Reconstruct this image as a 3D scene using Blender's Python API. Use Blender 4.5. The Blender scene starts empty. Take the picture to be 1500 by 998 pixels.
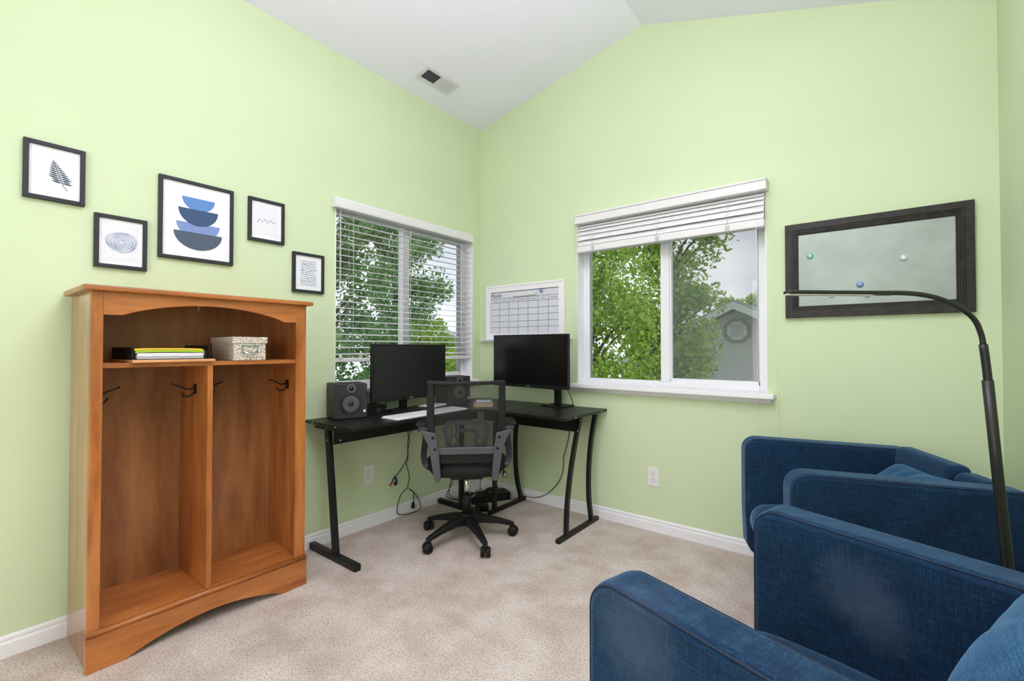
import bpy, bmesh, math, random
from mathutils import Vector, Matrix, noise as mnoise
PI = math.pi
sc = bpy.context.scene
COL = sc.collection
R = math.radians

# ------------------------------------------------------------------ camera
cam_d = bpy.data.cameras.new('camera'); cam = bpy.data.objects.new('camera', cam_d); COL.objects.link(cam)
cam_d.sensor_fit = 'HORIZONTAL'; cam_d.sensor_width = 36.0; cam_d.lens = 673.93 / 1500 * 36.0
cam_d.clip_start = 0.03; cam_d.clip_end = 200
cam.location = (2.53019, -2.81290, 1.14089)
cam.rotation_euler = (PI / 2 + 0.01522, 0, 0.66305)
sc.camera = cam

# ------------------------------------------------------------------ light and exposure
sc.view_settings.view_transform = 'Standard'; sc.view_settings.look = 'None'
sc.view_settings.exposure = 0.0; sc.view_settings.gamma = 1.0; sc.view_settings.use_curve_mapping = False
world = bpy.data.worlds.new('overcast_sky'); sc.world = world; world.use_nodes = True
nt = world.node_tree; nt.nodes.clear()
wo = nt.nodes.new('ShaderNodeOutputWorld'); bg = nt.nodes.new('ShaderNodeBackground')
tc = nt.nodes.new('ShaderNodeTexCoord'); nz = nt.nodes.new('ShaderNodeTexNoise'); cr = nt.nodes.new('ShaderNodeValToRGB')
nz.inputs['Scale'].default_value = 3.2; nz.inputs['Detail'].default_value = 5
cr.color_ramp.elements[0].position = .36; cr.color_ramp.elements[0].color = (.50, .54, .64, 1)
cr.color_ramp.elements[1].position = .62; cr.color_ramp.elements[1].color = (.95, .95, 1.0, 1)
nt.links.new(tc.outputs['Generated'], nz.inputs['Vector']); nt.links.new(nz.outputs['Fac'], cr.inputs['Fac'])
nt.links.new(cr.outputs['Color'], bg.inputs['Color']); bg.inputs['Strength'].default_value = 1.45
nt.links.new(bg.outputs['Background'], wo.inputs['Surface'])

def lamp(name, kind, loc, rot, energy, size, color=(1, 1, 1), shape=None, sy=None):
    l = bpy.data.lights.new(name, kind); o = bpy.data.objects.new(name, l); COL.objects.link(o)
    o.location = loc; o.rotation_euler = rot; l.energy = energy; l.color = color
    if kind == 'AREA':
        l.shape = shape or 'SQUARE'; l.size = size
        if sy: l.size_y = sy
    else: l.shadow_soft_size = size
    return o
LC = (1.01, .965, 1.075)
lamp('ceiling_fixture_light', 'POINT', (2.1, -2.2, 2.3), (0, 0, 0), 18, .30, LC)
lamp('ceiling_bounce_light', 'AREA', (2.1, -2.0, 2.25), (PI, 0, 0), 27, .9, LC)  # upward-facing fill, added to brighten the ceiling
lamp('ceiling_soft_light', 'AREA', (1.9, -1.9, 2.88), (0, 0, 0), 22, 1.1, LC)
lamp('rear_fill_light', 'AREA', (1.9, -4.2, 1.25), (PI / 2, 0, R(8)), 32, 1.7, LC)  # fill added behind the camera, evens out lower walls and carpet

# ------------------------------------------------------------------ materials
def sr(r, g, b):
    f = lambda c: (c / 255 / 12.92) if c / 255 <= .04045 else ((c / 255 + .055) / 1.055) ** 2.4
    return (f(r), f(g), f(b), 1)
MATS = {}
def mat(name, col, rough=.5, metal=0, spec=.5, coat=0):
    m = bpy.data.materials.new(name); m.use_nodes = True
    b = m.node_tree.nodes['Principled BSDF']
    b.inputs['Base Color'].default_value = col; b.inputs['Roughness'].default_value = rough
    b.inputs['Metallic'].default_value = metal; b.inputs['Specular IOR Level'].default_value = spec
    b.inputs['Coat Weight'].default_value = coat
    MATS[name] = m
    return m
def N(m, t, **kw):
    n = m.node_tree.nodes.new(t)
    for k, v in kw.items(): setattr(n, k, v)
    return n
def L(m, a, b): m.node_tree.links.new(a, b)
def coords(m, scale=(1, 1, 1), rot=(0, 0, 0), which='Object'):
    t = N(m, 'ShaderNodeTexCoord'); mp = N(m, 'ShaderNodeMapping')
    mp.inputs['Scale'].default_value = scale; mp.inputs['Rotation'].default_value = rot
    L(m, t.outputs[which], mp.inputs['Vector']); return mp.outputs['Vector']
def noise(m, vec, scale, detail=4, rough=.55):
    n = N(m, 'ShaderNodeTexNoise'); n.inputs['Scale'].default_value = scale
    n.inputs['Detail'].default_value = detail; n.inputs['Roughness'].default_value = rough
    L(m, vec, n.inputs['Vector']); return n.outputs['Fac']
def ramp(m, fac, stops):
    r = N(m, 'ShaderNodeValToRGB'); e = r.color_ramp.elements
    while len(e) < len(stops): e.new(.5)
    for i, (p, c) in enumerate(stops): e[i].position = p; e[i].color = c
    L(m, fac, r.inputs['Fac']); return r.outputs['Color']
def mixc(m, fac, a, b, mode='MIX'):
    x = N(m, 'ShaderNodeMix', data_type='RGBA', blend_type=mode)
    if isinstance(fac, float): x.inputs[0].default_value = fac
    else: L(m, fac, x.inputs[0])
    for i, v in ((6, a), (7, b)):
        if isinstance(v, tuple): x.inputs[i].default_value = v
        else: L(m, v, x.inputs[i])
    return x.outputs[2]
def bump(m, fac, strength, dist=.002):
    b = N(m, 'ShaderNodeBump'); b.inputs['Strength'].default_value = strength; b.inputs['Distance'].default_value = dist
    L(m, fac, b.inputs['Height']); L(m, b.outputs['Normal'], m.node_tree.nodes['Principled BSDF'].inputs['Normal'])
def basec(m, c): L(m, c, m.node_tree.nodes['Principled BSDF'].inputs['Base Color'])

m = mat('green_wall_paint', sr(207, 219, 183), .62, spec=.3)
v = coords(m); basec(m, ramp(m, noise(m, v, 1.3, 3), [(.3, sr(205, 220, 180)), (.7, sr(209, 224, 185))])); bump(m, noise(m, v, 160, 3), .08, .001)
m = mat('ceiling_paint', sr(238, 237, 250), .8, spec=.2)
v = coords(m); bump(m, noise(m, v, 90, 3), .12, .001)
m = mat('white_trim', sr(238, 238, 240), .35)
v = coords(m); basec(m, ramp(m, noise(m, v, 6, 3), [(.3, sr(234, 234, 236)), (.7, sr(240, 240, 242))]))
m = mat('white_vinyl', sr(232, 232, 235), .3)
m = mat('blind_white', sr(226, 225, 226), .4)
m = mat('cord_white', sr(225, 225, 222), .7)
m = mat('carpet_beige', sr(196, 180, 168), .95, spec=.1)
v = coords(m)
n1 = noise(m, v, 300, 2, .75); n2 = noise(m, v, 5.0, 5, .6); n3 = noise(m, v, 110, 3, .75)
c1 = ramp(m, n1, [(.34, sr(184, 168, 159)), (.50, sr(243, 230, 222)), (.7, sr(255, 251, 246))])
c2 = ramp(m, n2, [(.35, sr(228, 221, 215)), (.65, (1, 1, 1, 1))])
c3 = ramp(m, n3, [(.36, sr(216, 208, 202)), (.52, (1, 1, 1, 1))])
basec(m, mixc(m, 1.0, mixc(m, 1.0, c1, c2, 'MULTIPLY'), c3, 'MULTIPLY')); bump(m, noise(m, v, 200, 3, .8), .9, .006)

def wood(name, scale, lo, mid, hi, rough=.34):
    m = mat(name, mid, rough, coat=.15)
    v = coords(m, scale); a = noise(m, v, 7, 6, .6); v2 = coords(m, tuple(s * .35 for s in scale)); b = noise(m, v2, 6, 3)
    c = ramp(m, a, [(.28, lo), (.5, mid), (.74, hi)])
    basec(m, mixc(m, 1.0, c, ramp(m, b, [(.3, sr(214, 206, 198)), (.62, (1, 1, 1, 1))]), 'MULTIPLY'))
    bump(m, a, .06, .001); return m
W3 = (sr(146, 82, 36), sr(184, 112, 54), sr(206, 134, 72))
wood('oak_vertical', (3.2, 3.2, .45), *W3)
wood('oak_side', (3.2, 3.2, .45), *W3); MATS['oak_side'].node_tree.nodes['Principled BSDF'].inputs['Coat Weight'].default_value = .8
wood('oak_horizontal', (3.2, .45, 3.2), *W3)
wood('oak_back_panel', (2.5, 2.5, .4), sr(134, 84, 46), sr(166, 108, 62), sr(188, 128, 80), .45)
wood('pine_board', (3, .6, 3), sr(205, 140, 84), sr(222, 160, 104), sr(232, 176, 122))
wood('leg_wood', (6, 6, .5), sr(60, 36, 22), sr(82, 50, 30), sr(100, 64, 40))

m = mat('desk_black_top', sr(30, 30, 29), .38, spec=.35)
v = coords(m, (1, 4, 1)); basec(m, ramp(m, noise(m, v, 30, 5), [(.3, sr(16, 16, 15)), (.7, sr(32, 32, 29))])); bump(m, noise(m, v, 60, 4), .15, .001)
mat('black_metal', sr(17, 17, 17), .42, spec=.35)
mat('black_plastic', sr(20, 20, 21), .5, spec=.3)
mat('black_gloss', sr(10, 10, 11), .16, spec=.5)
mat('screen_black', sr(7, 7, 8), .22, spec=.4)
m = mat('screen_matte', sr(22, 22, 23), .38, spec=.45)
mat('speaker_vinyl', sr(38, 38, 39), .55)
mat('speaker_cone', sr(84, 84, 86), .4)
mat('speaker_rubber', sr(30, 30, 31), .5)
mat('grey_shell', sr(72, 72, 80), .40)
mat('shell_dark', sr(48, 48, 53), .42)
mat('caster_black', sr(17, 17, 17), .5, spec=.3)
mat('chrome', (.75, .75, .76, 1), .22, 1)
mat('gunmetal', (.25, .25, .26, 1), .35, 1)
mat('screw_silver', (.8, .8, .8, 1), .3, 1)
mat('dark_bronze', (.035, .028, .022, 1), .35, .8)
mat('cable_black', sr(20, 20, 20), .5)
mat('plug_blue', sr(50, 80, 170), .5); mat('plug_red', sr(190, 50, 40), .5)
mat('plug_white', sr(230, 230, 225), .4)
mat('white_key', sr(236, 236, 238), .45)
mat('paper_white', sr(238, 238, 242), .8)
mat('folder_yellow', sr(240, 200, 50), .6); mat('folder_green', sr(160, 190, 40), .6)
mat('book_tan', sr(205, 178, 150), .7); mat('book_cover_dark', sr(92, 88, 88), .6); mat('book_blue_white', sr(205, 215, 240), .7)
mat('frame_black', sr(44, 45, 50), .5, spec=.3)
mat('mat_board', sr(236, 236, 240), .7)
mat('print_paper', sr(228, 229, 234), .75)
mat('ink_navy', sr(52, 72, 92), .8); mat('ink_slate', sr(92, 112, 140), .8)
mat('ink_blue_a', sr(96, 138, 198), .8); mat('ink_blue_b', sr(70, 104, 160), .8); mat('ink_blue_c', sr(124, 146, 200), .8)
mat('ink_dark', sr(78, 92, 110), .8); mat('ink_mid', sr(60, 84, 120), .8)
m = mat('ink_wash', sr(150, 168, 195), .8)
v = coords(m); basec(m, ramp(m, noise(m, v, 40, 4), [(.35, sr(92, 116, 160)), (.65, sr(176, 190, 210))]))
mat('ink_black', sr(40, 40, 44), .7); mat('ink_grey', sr(120, 122, 130), .7)
m = mat('board_white', sr(214, 215, 222), .3)
mat('board_frame_white', sr(238, 236, 238), .4)
m = mat('board_frame_black', sr(40, 37, 36), .45, spec=.3)
v = coords(m, (1, 1, 1)); basec(m, ramp(m, noise(m, v, 30, 5), [(.35, sr(30, 28, 28)), (.75, sr(54, 50, 48))]))
mat('worn_gold_edge', sr(120, 96, 66), .5)
m = mat('galvanised_sheet', (.6, .63, .62, 1), .5, .7)
v = coords(m); basec(m, ramp(m, noise(m, v, 6, 4), [(.3, (.27, .31, .28, 1)), (.7, (.35, .39, .36, 1))]))
mat('magnet_glass', sr(200, 215, 215), .08, 0, .8, 1); mat('magnet_teal', sr(130, 190, 185), .1, 0, .8, 1)
mat('magnet_blue', sr(110, 135, 190), .1, 0, .8, 1)
mat('vent_paint', sr(214, 214, 216), .5); mat('vent_dark', sr(70, 70, 72), .8)
mat('rail_clip_grey', sr(190, 190, 192), .5)
mat('lamp_metal', sr(42, 44, 40), .38, .3); mat('lamp_diffuser', sr(215, 210, 200), .5)
m = mat('speckled_box', sr(205, 196, 180), .7)
v = coords(m); basec(m, ramp(m, noise(m, v, 190, 2, .8), [(.42, sr(120, 110, 95)), (.52, sr(222, 214, 198))]))
mat('label_holder', (.35, .5, .46, 1), .35, .8)

def fabric(name, lo, mid, hi, stains=()):
    m = mat(name, mid, .92, spec=.15)
    m.node_tree.nodes['Principled BSDF'].inputs['Sheen Weight'].default_value = .42; m.node_tree.nodes['Principled BSDF'].inputs['Sheen Tint'].default_value = (.35, .62, 1, 1)
    m.node_tree.nodes['Principled BSDF'].inputs['Sheen Roughness'].default_value = .4
    a = noise(m, coords(m, (12, 12, 260)), 2.2, 4, .7); b = noise(m, coords(m, (260, 260, 9)), 2.2, 4, .7)
    d = noise(m, coords(m, (9, 260, 260)), 2.2, 4, .7)
    g = noise(m, coords(m), 3.2, 5, .62)
    ab = mixc(m, .5, a, b); abd = mixc(m, .3, ab, d)
    c = ramp(m, abd, [(.38, lo), (.5, mid), (.63, hi)])
    c = mixc(m, ramp(m, g, [(.60, (0, 0, 0, 1)), (.80, (.4, .4, .4, 1))]), c, sr(120, 135, 155))
    c = mixc(m, 1.0, c, ramp(m, noise(m, coords(m), 9, 3), [(.3, sr(225, 225, 228)), (.7, (1, 1, 1, 1))]), 'MULTIPLY')
    for (sx, sy, sz, rad, amt) in stains:      # dusty worn patches with a shape of their own
        vd = N(m, 'ShaderNodeVectorMath', operation='DISTANCE'); L(m, coords(m), vd.inputs[0]); vd.inputs[1].default_value = (sx, sy, sz)
        nn = noise(m, coords(m), 22, 4, .7); ad = N(m, 'ShaderNodeMath', operation='MULTIPLY_ADD'); L(m, nn, ad.inputs[0]); ad.inputs[1].default_value = -rad * 1.1; L(m, vd.outputs['Value'], ad.inputs[2])
        k = ramp(m, ad.outputs[0], [(0, (amt, amt, amt, 1)), (rad * .85, (0, 0, 0, 1))])
        c = mixc(m, k, c, sr(138, 150, 172))
    basec(m, c); bump(m, abd, .5, .0015); return m
fabric('blue_upholstery', sr(8, 26, 46), sr(20, 48, 76), sr(48, 82, 114))
fabric('blue_upholstery_stained', sr(8, 26, 46), sr(20, 48, 76), sr(48, 82, 114), ((.255, .10, .60, .07, .10), (.255, .06, .545, .055, .08)))
fabric('blue_upholstery_worn', sr(8, 26, 46), sr(20, 48, 76), sr(48, 82, 114), ((-.353, .22, .66, .07, .12),))
fabric('blue_pillow_fabric', sr(16, 50, 78), sr(36, 80, 114), sr(74, 120, 154))
mat('blue_piping', sr(14, 34, 58), .8)
m = mat('seat_fabric_black', sr(38, 38, 39), .9, spec=.2)
bump(m, noise(m, coords(m), 300, 2), .4, .001)

def mixsh(name, col, alpha, rough=.6):
    m = bpy.data.materials.new(name); m.use_nodes = True; MATS[name] = m
    b = m.node_tree.nodes['Principled BSDF']; b.inputs['Base Color'].default_value = col; b.inputs['Roughness'].default_value = rough
    b.inputs['Alpha'].default_value = alpha
    return m
mixsh('mesh_net', sr(40, 40, 36), .50, .8)
mixsh('insect_screen', sr(128, 129, 136), .23, .8)
m = bpy.data.materials.new('window_glass'); m.use_nodes = True; MATS['window_glass'] = m
n_ = m.node_tree.nodes; n_.clear(); o_ = n_.new('ShaderNodeOutputMaterial'); t_ = n_.new('ShaderNodeBsdfTransparent'); g_ = n_.new('ShaderNodeBsdfGlossy'); x_ = n_.new('ShaderNodeMixShader'); f_ = n_.new('ShaderNodeFresnel')
t_.inputs['Color'].default_value = (.93, .95, .94, 1); g_.inputs['Roughness'].default_value = .01; f_.inputs['IOR'].default_value = 1.5
ge_ = n_.new('ShaderNodeNewGeometry'); inv_ = n_.new('ShaderNodeMath'); inv_.operation = 'SUBTRACT'; inv_.inputs[0].default_value = 1; L(m, ge_.outputs['Backfacing'], inv_.inputs[1]); mu_ = n_.new('ShaderNodeMath'); mu_.operation = 'MULTIPLY'; L(m, f_.outputs[0], mu_.inputs[0]); L(m, inv_.outputs[0], mu_.inputs[1]); L(m, mu_.outputs[0], x_.inputs[0]); L(m, t_.outputs[0], x_.inputs[1]); L(m, g_.outputs[0], x_.inputs[2]); L(m, x_.outputs[0], o_.inputs[0])

def leafmat(name, a, b, c):
    m = bpy.data.materials.new(name); m.use_nodes = True; MATS[name] = m
    P = m.node_tree.nodes['Principled BSDF']; P.inputs['Roughness'].default_value = .45
    g = N(m, 'ShaderNodeNewGeometry'); col = ramp(m, g.outputs['Random Per Island'], [(0, a), (.5, b), (1, c)])
    L(m, col, P.inputs['Base Color'])
    t = N(m, 'ShaderNodeBsdfTranslucent'); L(m, col, t.inputs['Color'])
    x = N(m, 'ShaderNodeMixShader'); x.inputs[0].default_value = .4
    L(m, P.outputs[0], x.inputs[1]); L(m, t.outputs[0], x.inputs[2]); L(m, x.outputs[0], m.node_tree.nodes['Material Output'].inputs[0])
leafmat('leaf_bright', sr(130, 165, 58), sr(182, 215, 88), sr(226, 245, 140))
leafmat('leaf_dark', sr(104, 146, 92), sr(142, 184, 122), sr(190, 218, 156))
mat('bark', sr(120, 108, 92), .9)
m = mat('stucco_grey', sr(236, 232, 240), .9); bump(m, noise(m, coords(m), 60, 3), .3, .01)
mat('fascia_white', sr(252, 252, 255), .6); mat('roof_shingle', sr(150, 160, 176), .85); mat('vent_surround', sr(168, 164, 176), .8)
m = mat('lawn_green', sr(96, 124, 60), 1); basec(m, ramp(m, noise(m, coords(m), 2, 6), [(.3, sr(80, 108, 50)), (.7, sr(126, 148, 80))]))

# ------------------------------------------------------------------ mesh helpers
class MB:
    def __init__(s): s.v = []; s.f = []; s.sm = []
    def add(s, vs, fs, smooth=False, M=None):
        o = len(s.v)
        s.v += [tuple((M @ Vector(p)) if M else p) for p in vs]
        s.f += [tuple(i + o for i in f) for f in fs]; s.sm += [smooth] * len(fs); return s
    def box(s, x0, x1, y0, y1, z0, z1, M=None):
        vs = [(x, y, z) for z in (z0, z1) for y in (y0, y1) for x in (x0, x1)]
        return s.add(vs, [(0, 2, 3, 1), (4, 5, 7, 6), (0, 1, 5, 4), (2, 6, 7, 3), (0, 4, 6, 2), (1, 3, 7, 5)], M=M)
    def prism(s, pts, d0, d1, axis='z', M=None, smooth=False):
        # pts 2D polygon (CCW); axis = extrusion axis
        def P(a, b, d):
            return {'z': (a, b, d), 'x': (d, a, b), 'y': (a, d, b)}[axis]
        n = len(pts); vs = [P(a, b, d0) for a, b in pts] + [P(a, b, d1) for a, b in pts]
        fs = [tuple(range(n))[::-1], tuple(range(n, 2 * n))]
        s.add(vs, fs, M=M); o = len(s.v) - 2 * n
        for i in range(n):
            j = (i + 1) % n; s.f.append((o + i, o + j, o + n + j, o + n + i)); s.sm.append(smooth)
        return s
    def tube(s, pts, r, n=10, caps=True, M=None, flat=None):
        pts = [Vector(p) for p in pts]; rs = r if isinstance(r, (list, tuple)) else [r] * len(pts)
        vs = []; fs = []; up = None
        for i, p in enumerate(pts):
            d = (pts[min(i + 1, len(pts) - 1)] - pts[max(i - 1, 0)]).normalized()
            if up is None: up = Vector((0, 0, 1)) if abs(d.z) < .9 else Vector((1, 0, 0))
            a = d.cross(up)
            if a.length < 1e-4: a = d.cross(Vector((0, 1, 0)))
            a.normalize(); b = a.cross(d).normalized(); up = b
            for k in range(n):
                t = 2 * PI * k / n; fa = flat if flat else 1
                vs.append(tuple(p + a * math.cos(t) * rs[i] + b * math.sin(t) * rs[i] * fa))
        for i in range(len(pts) - 1):
            for k in range(n):
                k2 = (k + 1) % n; fs.append((i * n + k, i * n + k2, (i + 1) * n + k2, (i + 1) * n + k))
        s.add(vs, fs, True, M)
        if caps:
            o = len(s.v) - len(vs)
            s.f.append(tuple(o + k for k in range(n))[::-1]); s.sm.append(False)
            s.f.append(tuple(o + (len(pts) - 1) * n + k for k in range(n))); s.sm.append(False)
        return s
    def sweep(s, pts, w, h, side, M=None):
        # rectangular bar along a path; side = direction of width w
        pts = [Vector(p) for p in pts]; side = Vector(side).normalized(); vs = []; fs = []
        ws = w if isinstance(w, (list, tuple)) else [w] * len(pts); hs = h if isinstance(h, (list, tuple)) else [h] * len(pts)
        for i, p in enumerate(pts):
            d = (pts[min(i + 1, len(pts) - 1)] - pts[max(i - 1, 0)]).normalized(); u = d.cross(side).normalized()
            for a, b in ((-1, -1), (1, -1), (1, 1), (-1, 1)): vs.append(tuple(p + side * a * ws[i] / 2 + u * b * hs[i] / 2))
        for i in range(len(pts) - 1):
            for k in range(4):
                k2 = (k + 1) % 4; fs.append((i * 4 + k, i * 4 + k2, i * 4 + 4 + k2, i * 4 + 4 + k))
        n = (len(pts) - 1) * 4; fs += [(3, 2, 1, 0), (n, n + 1, n + 2, n + 3)]
        return s.add(vs, fs, M=M)
    def lathe(s, prof, c=(0, 0, 0), n=24, M=None, caps=True):
        vs = [(c[0] + r * math.cos(2 * PI * k / n), c[1] + r * math.sin(2 * PI * k / n), c[2] + z) for r, z in prof for k in range(n)]
        fs = [(i * n + k, i * n + (k + 1) % n, (i + 1) * n + (k + 1) % n, (i + 1) * n + k) for i in range(len(prof) - 1) for k in range(n)]
        s.add(vs, fs, True, M); o = len(s.v) - len(vs)
        if caps:
            s.f.append(tuple(o + k for k in range(n))[::-1]); s.sm.append(False)
            q = o + (len(prof) - 1) * n; s.f.append(tuple(q + k for k in range(n))); s.sm.append(False)
        return s
def part(name, mb, material, parent=None, world=False, bev=0, seg=2, label=None, kind=None, sub=0, solid=0, recalc=True):
    me = bpy.data.meshes.new(name)
    off = Vector((0, 0, 0))
    if world and parent:
        p = parent
        while p: off += p.location; p = p.parent
    me.from_pydata([tuple(Vector(v) - off) for v in mb.v], [], mb.f)
    me.polygons.foreach_set('use_smooth', mb.sm); me.materials.append(MATS[material])
    if recalc:
        b = bmesh.new(); b.from_mesh(me); bmesh.ops.recalc_face_normals(b, faces=b.faces); b.to_mesh(me); b.free()
    o = bpy.data.objects.new(name, me); COL.objects.link(o); o.parent = parent
    if bev:
        md = o.modifiers.new('bevel', 'BEVEL'); md.width = bev; md.segments = seg; md.limit_method = 'ANGLE'; md.angle_limit = R(40)
        if seg > 2:
            for p in me.polygons: p.use_smooth = True
            md.harden_normals = True
    if sub:
        md = o.modifiers.new('sub', 'SUBSURF'); md.levels = sub; md.render_levels = sub
    if label: o['label'] = label
    if kind: o['kind'] = kind
    return o
def thing(name, label, cat, loc=(0, 0, 0), rz=0, group=None):
    o = bpy.data.objects.new(name, None); COL.objects.link(o); o.location = loc; o.rotation_euler = (0, 0, rz)
    o.empty_display_size = .1
    o['label'] = label; o['category'] = cat
    if group: o['group'] = group
    return o
def tag(o, label, cat, group=None):
    o['label'] = label; o['category'] = cat
    if group: o['group'] = group
    return o
def recentre(o, loc):
    """put the origin of a top-level mesh at loc"""
    loc = Vector(loc); o.data.transform(Matrix.Translation(-loc)); o.location = loc; return o
def struct(name, mb=None, material=None, parent=None, **k):
    if mb is None:
        o = bpy.data.objects.new(name, None); COL.objects.link(o)
    else: o = part(name, mb, material, parent, **k)
    o['kind'] = 'structure'; return o
def text(name, s, size, material, parent, M, extrude=.0004, label=None):
    cu = bpy.data.curves.new(name, 'FONT'); cu.body = s; cu.size = size; cu.extrude = extrude; cu.align_x = 'CENTER'; cu.align_y = 'CENTER'
    t = bpy.data.objects.new(name, cu); COL.objects.link(t)
    dg = bpy.context.evaluated_depsgraph_get(); me = bpy.data.meshes.new_from_object(t.evaluated_get(dg))
    bpy.data.objects.remove(t); me.name = name; me.transform(M); me.materials.clear(); me.materials.append(MATS[material])
    o = bpy.data.objects.new(name, me); COL.objects.link(o); o.parent = parent
    if label: o['label'] = label
    return o
def mesh_of_text(s, size, M, extrude=.0004):
    cu = bpy.data.curves.new('t', 'FONT'); cu.body = s; cu.size = size; cu.extrude = extrude; cu.align_x = 'CENTER'; cu.align_y = 'CENTER'
    t = bpy.data.objects.new('t', cu); COL.objects.link(t)
    dg = bpy.context.evaluated_depsgraph_get(); me = bpy.data.meshes.new_from_object(t.evaluated_get(dg)); bpy.data.objects.remove(t)
    me.transform(M); v = [tuple(p.co) for p in me.vertices]; f = [tuple(p.vertices) for p in me.polygons]; return v, f
def spline(pts, n=8):
    P = [Vector(p) for p in pts]; P = [P[0] * 2 - P[1]] + P + [P[-1] * 2 - P[-2]]; out = []
    for i in range(1, len(P) - 2):
        a, b, c, d = P[i - 1:i + 3]
        for k in range(n):
            t = k / n; out.append(.5 * ((2 * b) + (c - a) * t + (2 * a - 5 * b + 4 * c - d) * t * t + (3 * b - a - 3 * c + d) * t ** 3))
    out.append(P[-2]); return out

# ------------------------------------------------------------------ room shell
RW, RD = 2.967, 4.3         # room width, depth
H0, HR, RX, H1 = 2.928, 3.208, 1.389, 2.674
def zc(x): return H0 + (HR - H0) * x / RX if x < RX else HR + (H1 - HR) * (x - RX) / (RW - RX)
TW = .14
W1 = (-1.297, -.090, .885, 2.035)   # window_1 opening in left wall (y0,y1,z0,z1)
W2 = (.910, 2.085, .885, 2.040)     # window_2 opening in back wall (x0,x1,z0,z1)
floor = struct('floor', MB().box(-TW, RW + TW, -RD - TW, TW, -.08, 0), 'carpet_beige')
cb = MB()
cb.prism([(-TW, zc(0) - TW * .2), (RX, HR), (RW + TW, H1 - .047), (RW + TW, H1 + .15), (RX, HR + .2), (-TW, zc(0) + .17)], -RD - TW, TW, 'y')
struct('ceiling', cb, 'ceiling_paint')
wl = MB()
for a, b, z0, z1 in ((-RD, W1[0], 0, H0), (W1[1], 0, 0, H0), (W1[0], W1[1], 0, W1[2]), (W1[0], W1[1], W1[3], H0)): wl.box(-TW, 0, a, b, z0, z1)
struct('wall_left', wl, 'green_wall_paint')
wb = MB()
wb.prism([(-TW, 0), (W2[0], 0), (W2[0], zc(W2[0])), (0, H0), (-TW, H0 - .03)], 0, TW, 'y')
wb.prism([(W2[1], 0), (RW + TW, 0), (RW + TW, H1 - .05), (RW, H1), (W2[1], zc(W2[1]))], 0, TW, 'y')
wb.prism([(W2[0], 0), (W2[1], 0), (W2[1], W2[2]), (W2[0], W2[2])], 0, TW, 'y')
wb.prism([(W2[0], W2[3]), (W2[1], W2[3]), (W2[1], zc(W2[1])), (RX, HR), (W2[0], zc(W2[0]))], 0, TW, 'y')
struct('wall_back', wb, 'green_wall_paint')
struct('wall_right', MB().box(RW, RW + TW, -RD, 0, 0, H1), 'green_wall_paint')
struct('wall_front', MB().prism([(-TW, 0), (RW + TW, 0), (RW + TW, H1 - .05), (RW, H1), (RX, HR), (0, H0), (-TW, H0 - .03)], -RD - TW, -RD, 'y'), 'green_wall_paint')
def baseboard(name, p0, p1, nrm):
    prof = [(0, 0), (.014, 0), (.014, .050), (.012, .054), (.0085, .057), (.0085, .060), (.011, .063), (.010, .072), (.004, .078), (0, .078)]
    mb = MB(); n = Vector(nrm); vs = []
    for p in (p0, p1):
        for a, z in prof: vs.append((p[0] + n.x * a, p[1] + n.y * a, z))
    k = len(prof); fs = [(i, (i + 1) % k, (i + 1) % k + k, i + k) for i in range(k)] + [tuple(range(k)), tuple(range(k, 2 * k))]
    mb.add(vs, fs); return struct(name, mb, 'white_trim')
baseboard('baseboard_left', (0, -RD), (0, 0), (1, 0))
baseboard('baseboard_back', (0, 0), (RW, 0), (0, -1))
baseboard('baseboard_right', (RW, 0), (RW, -RD), (-1, 0))

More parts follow.
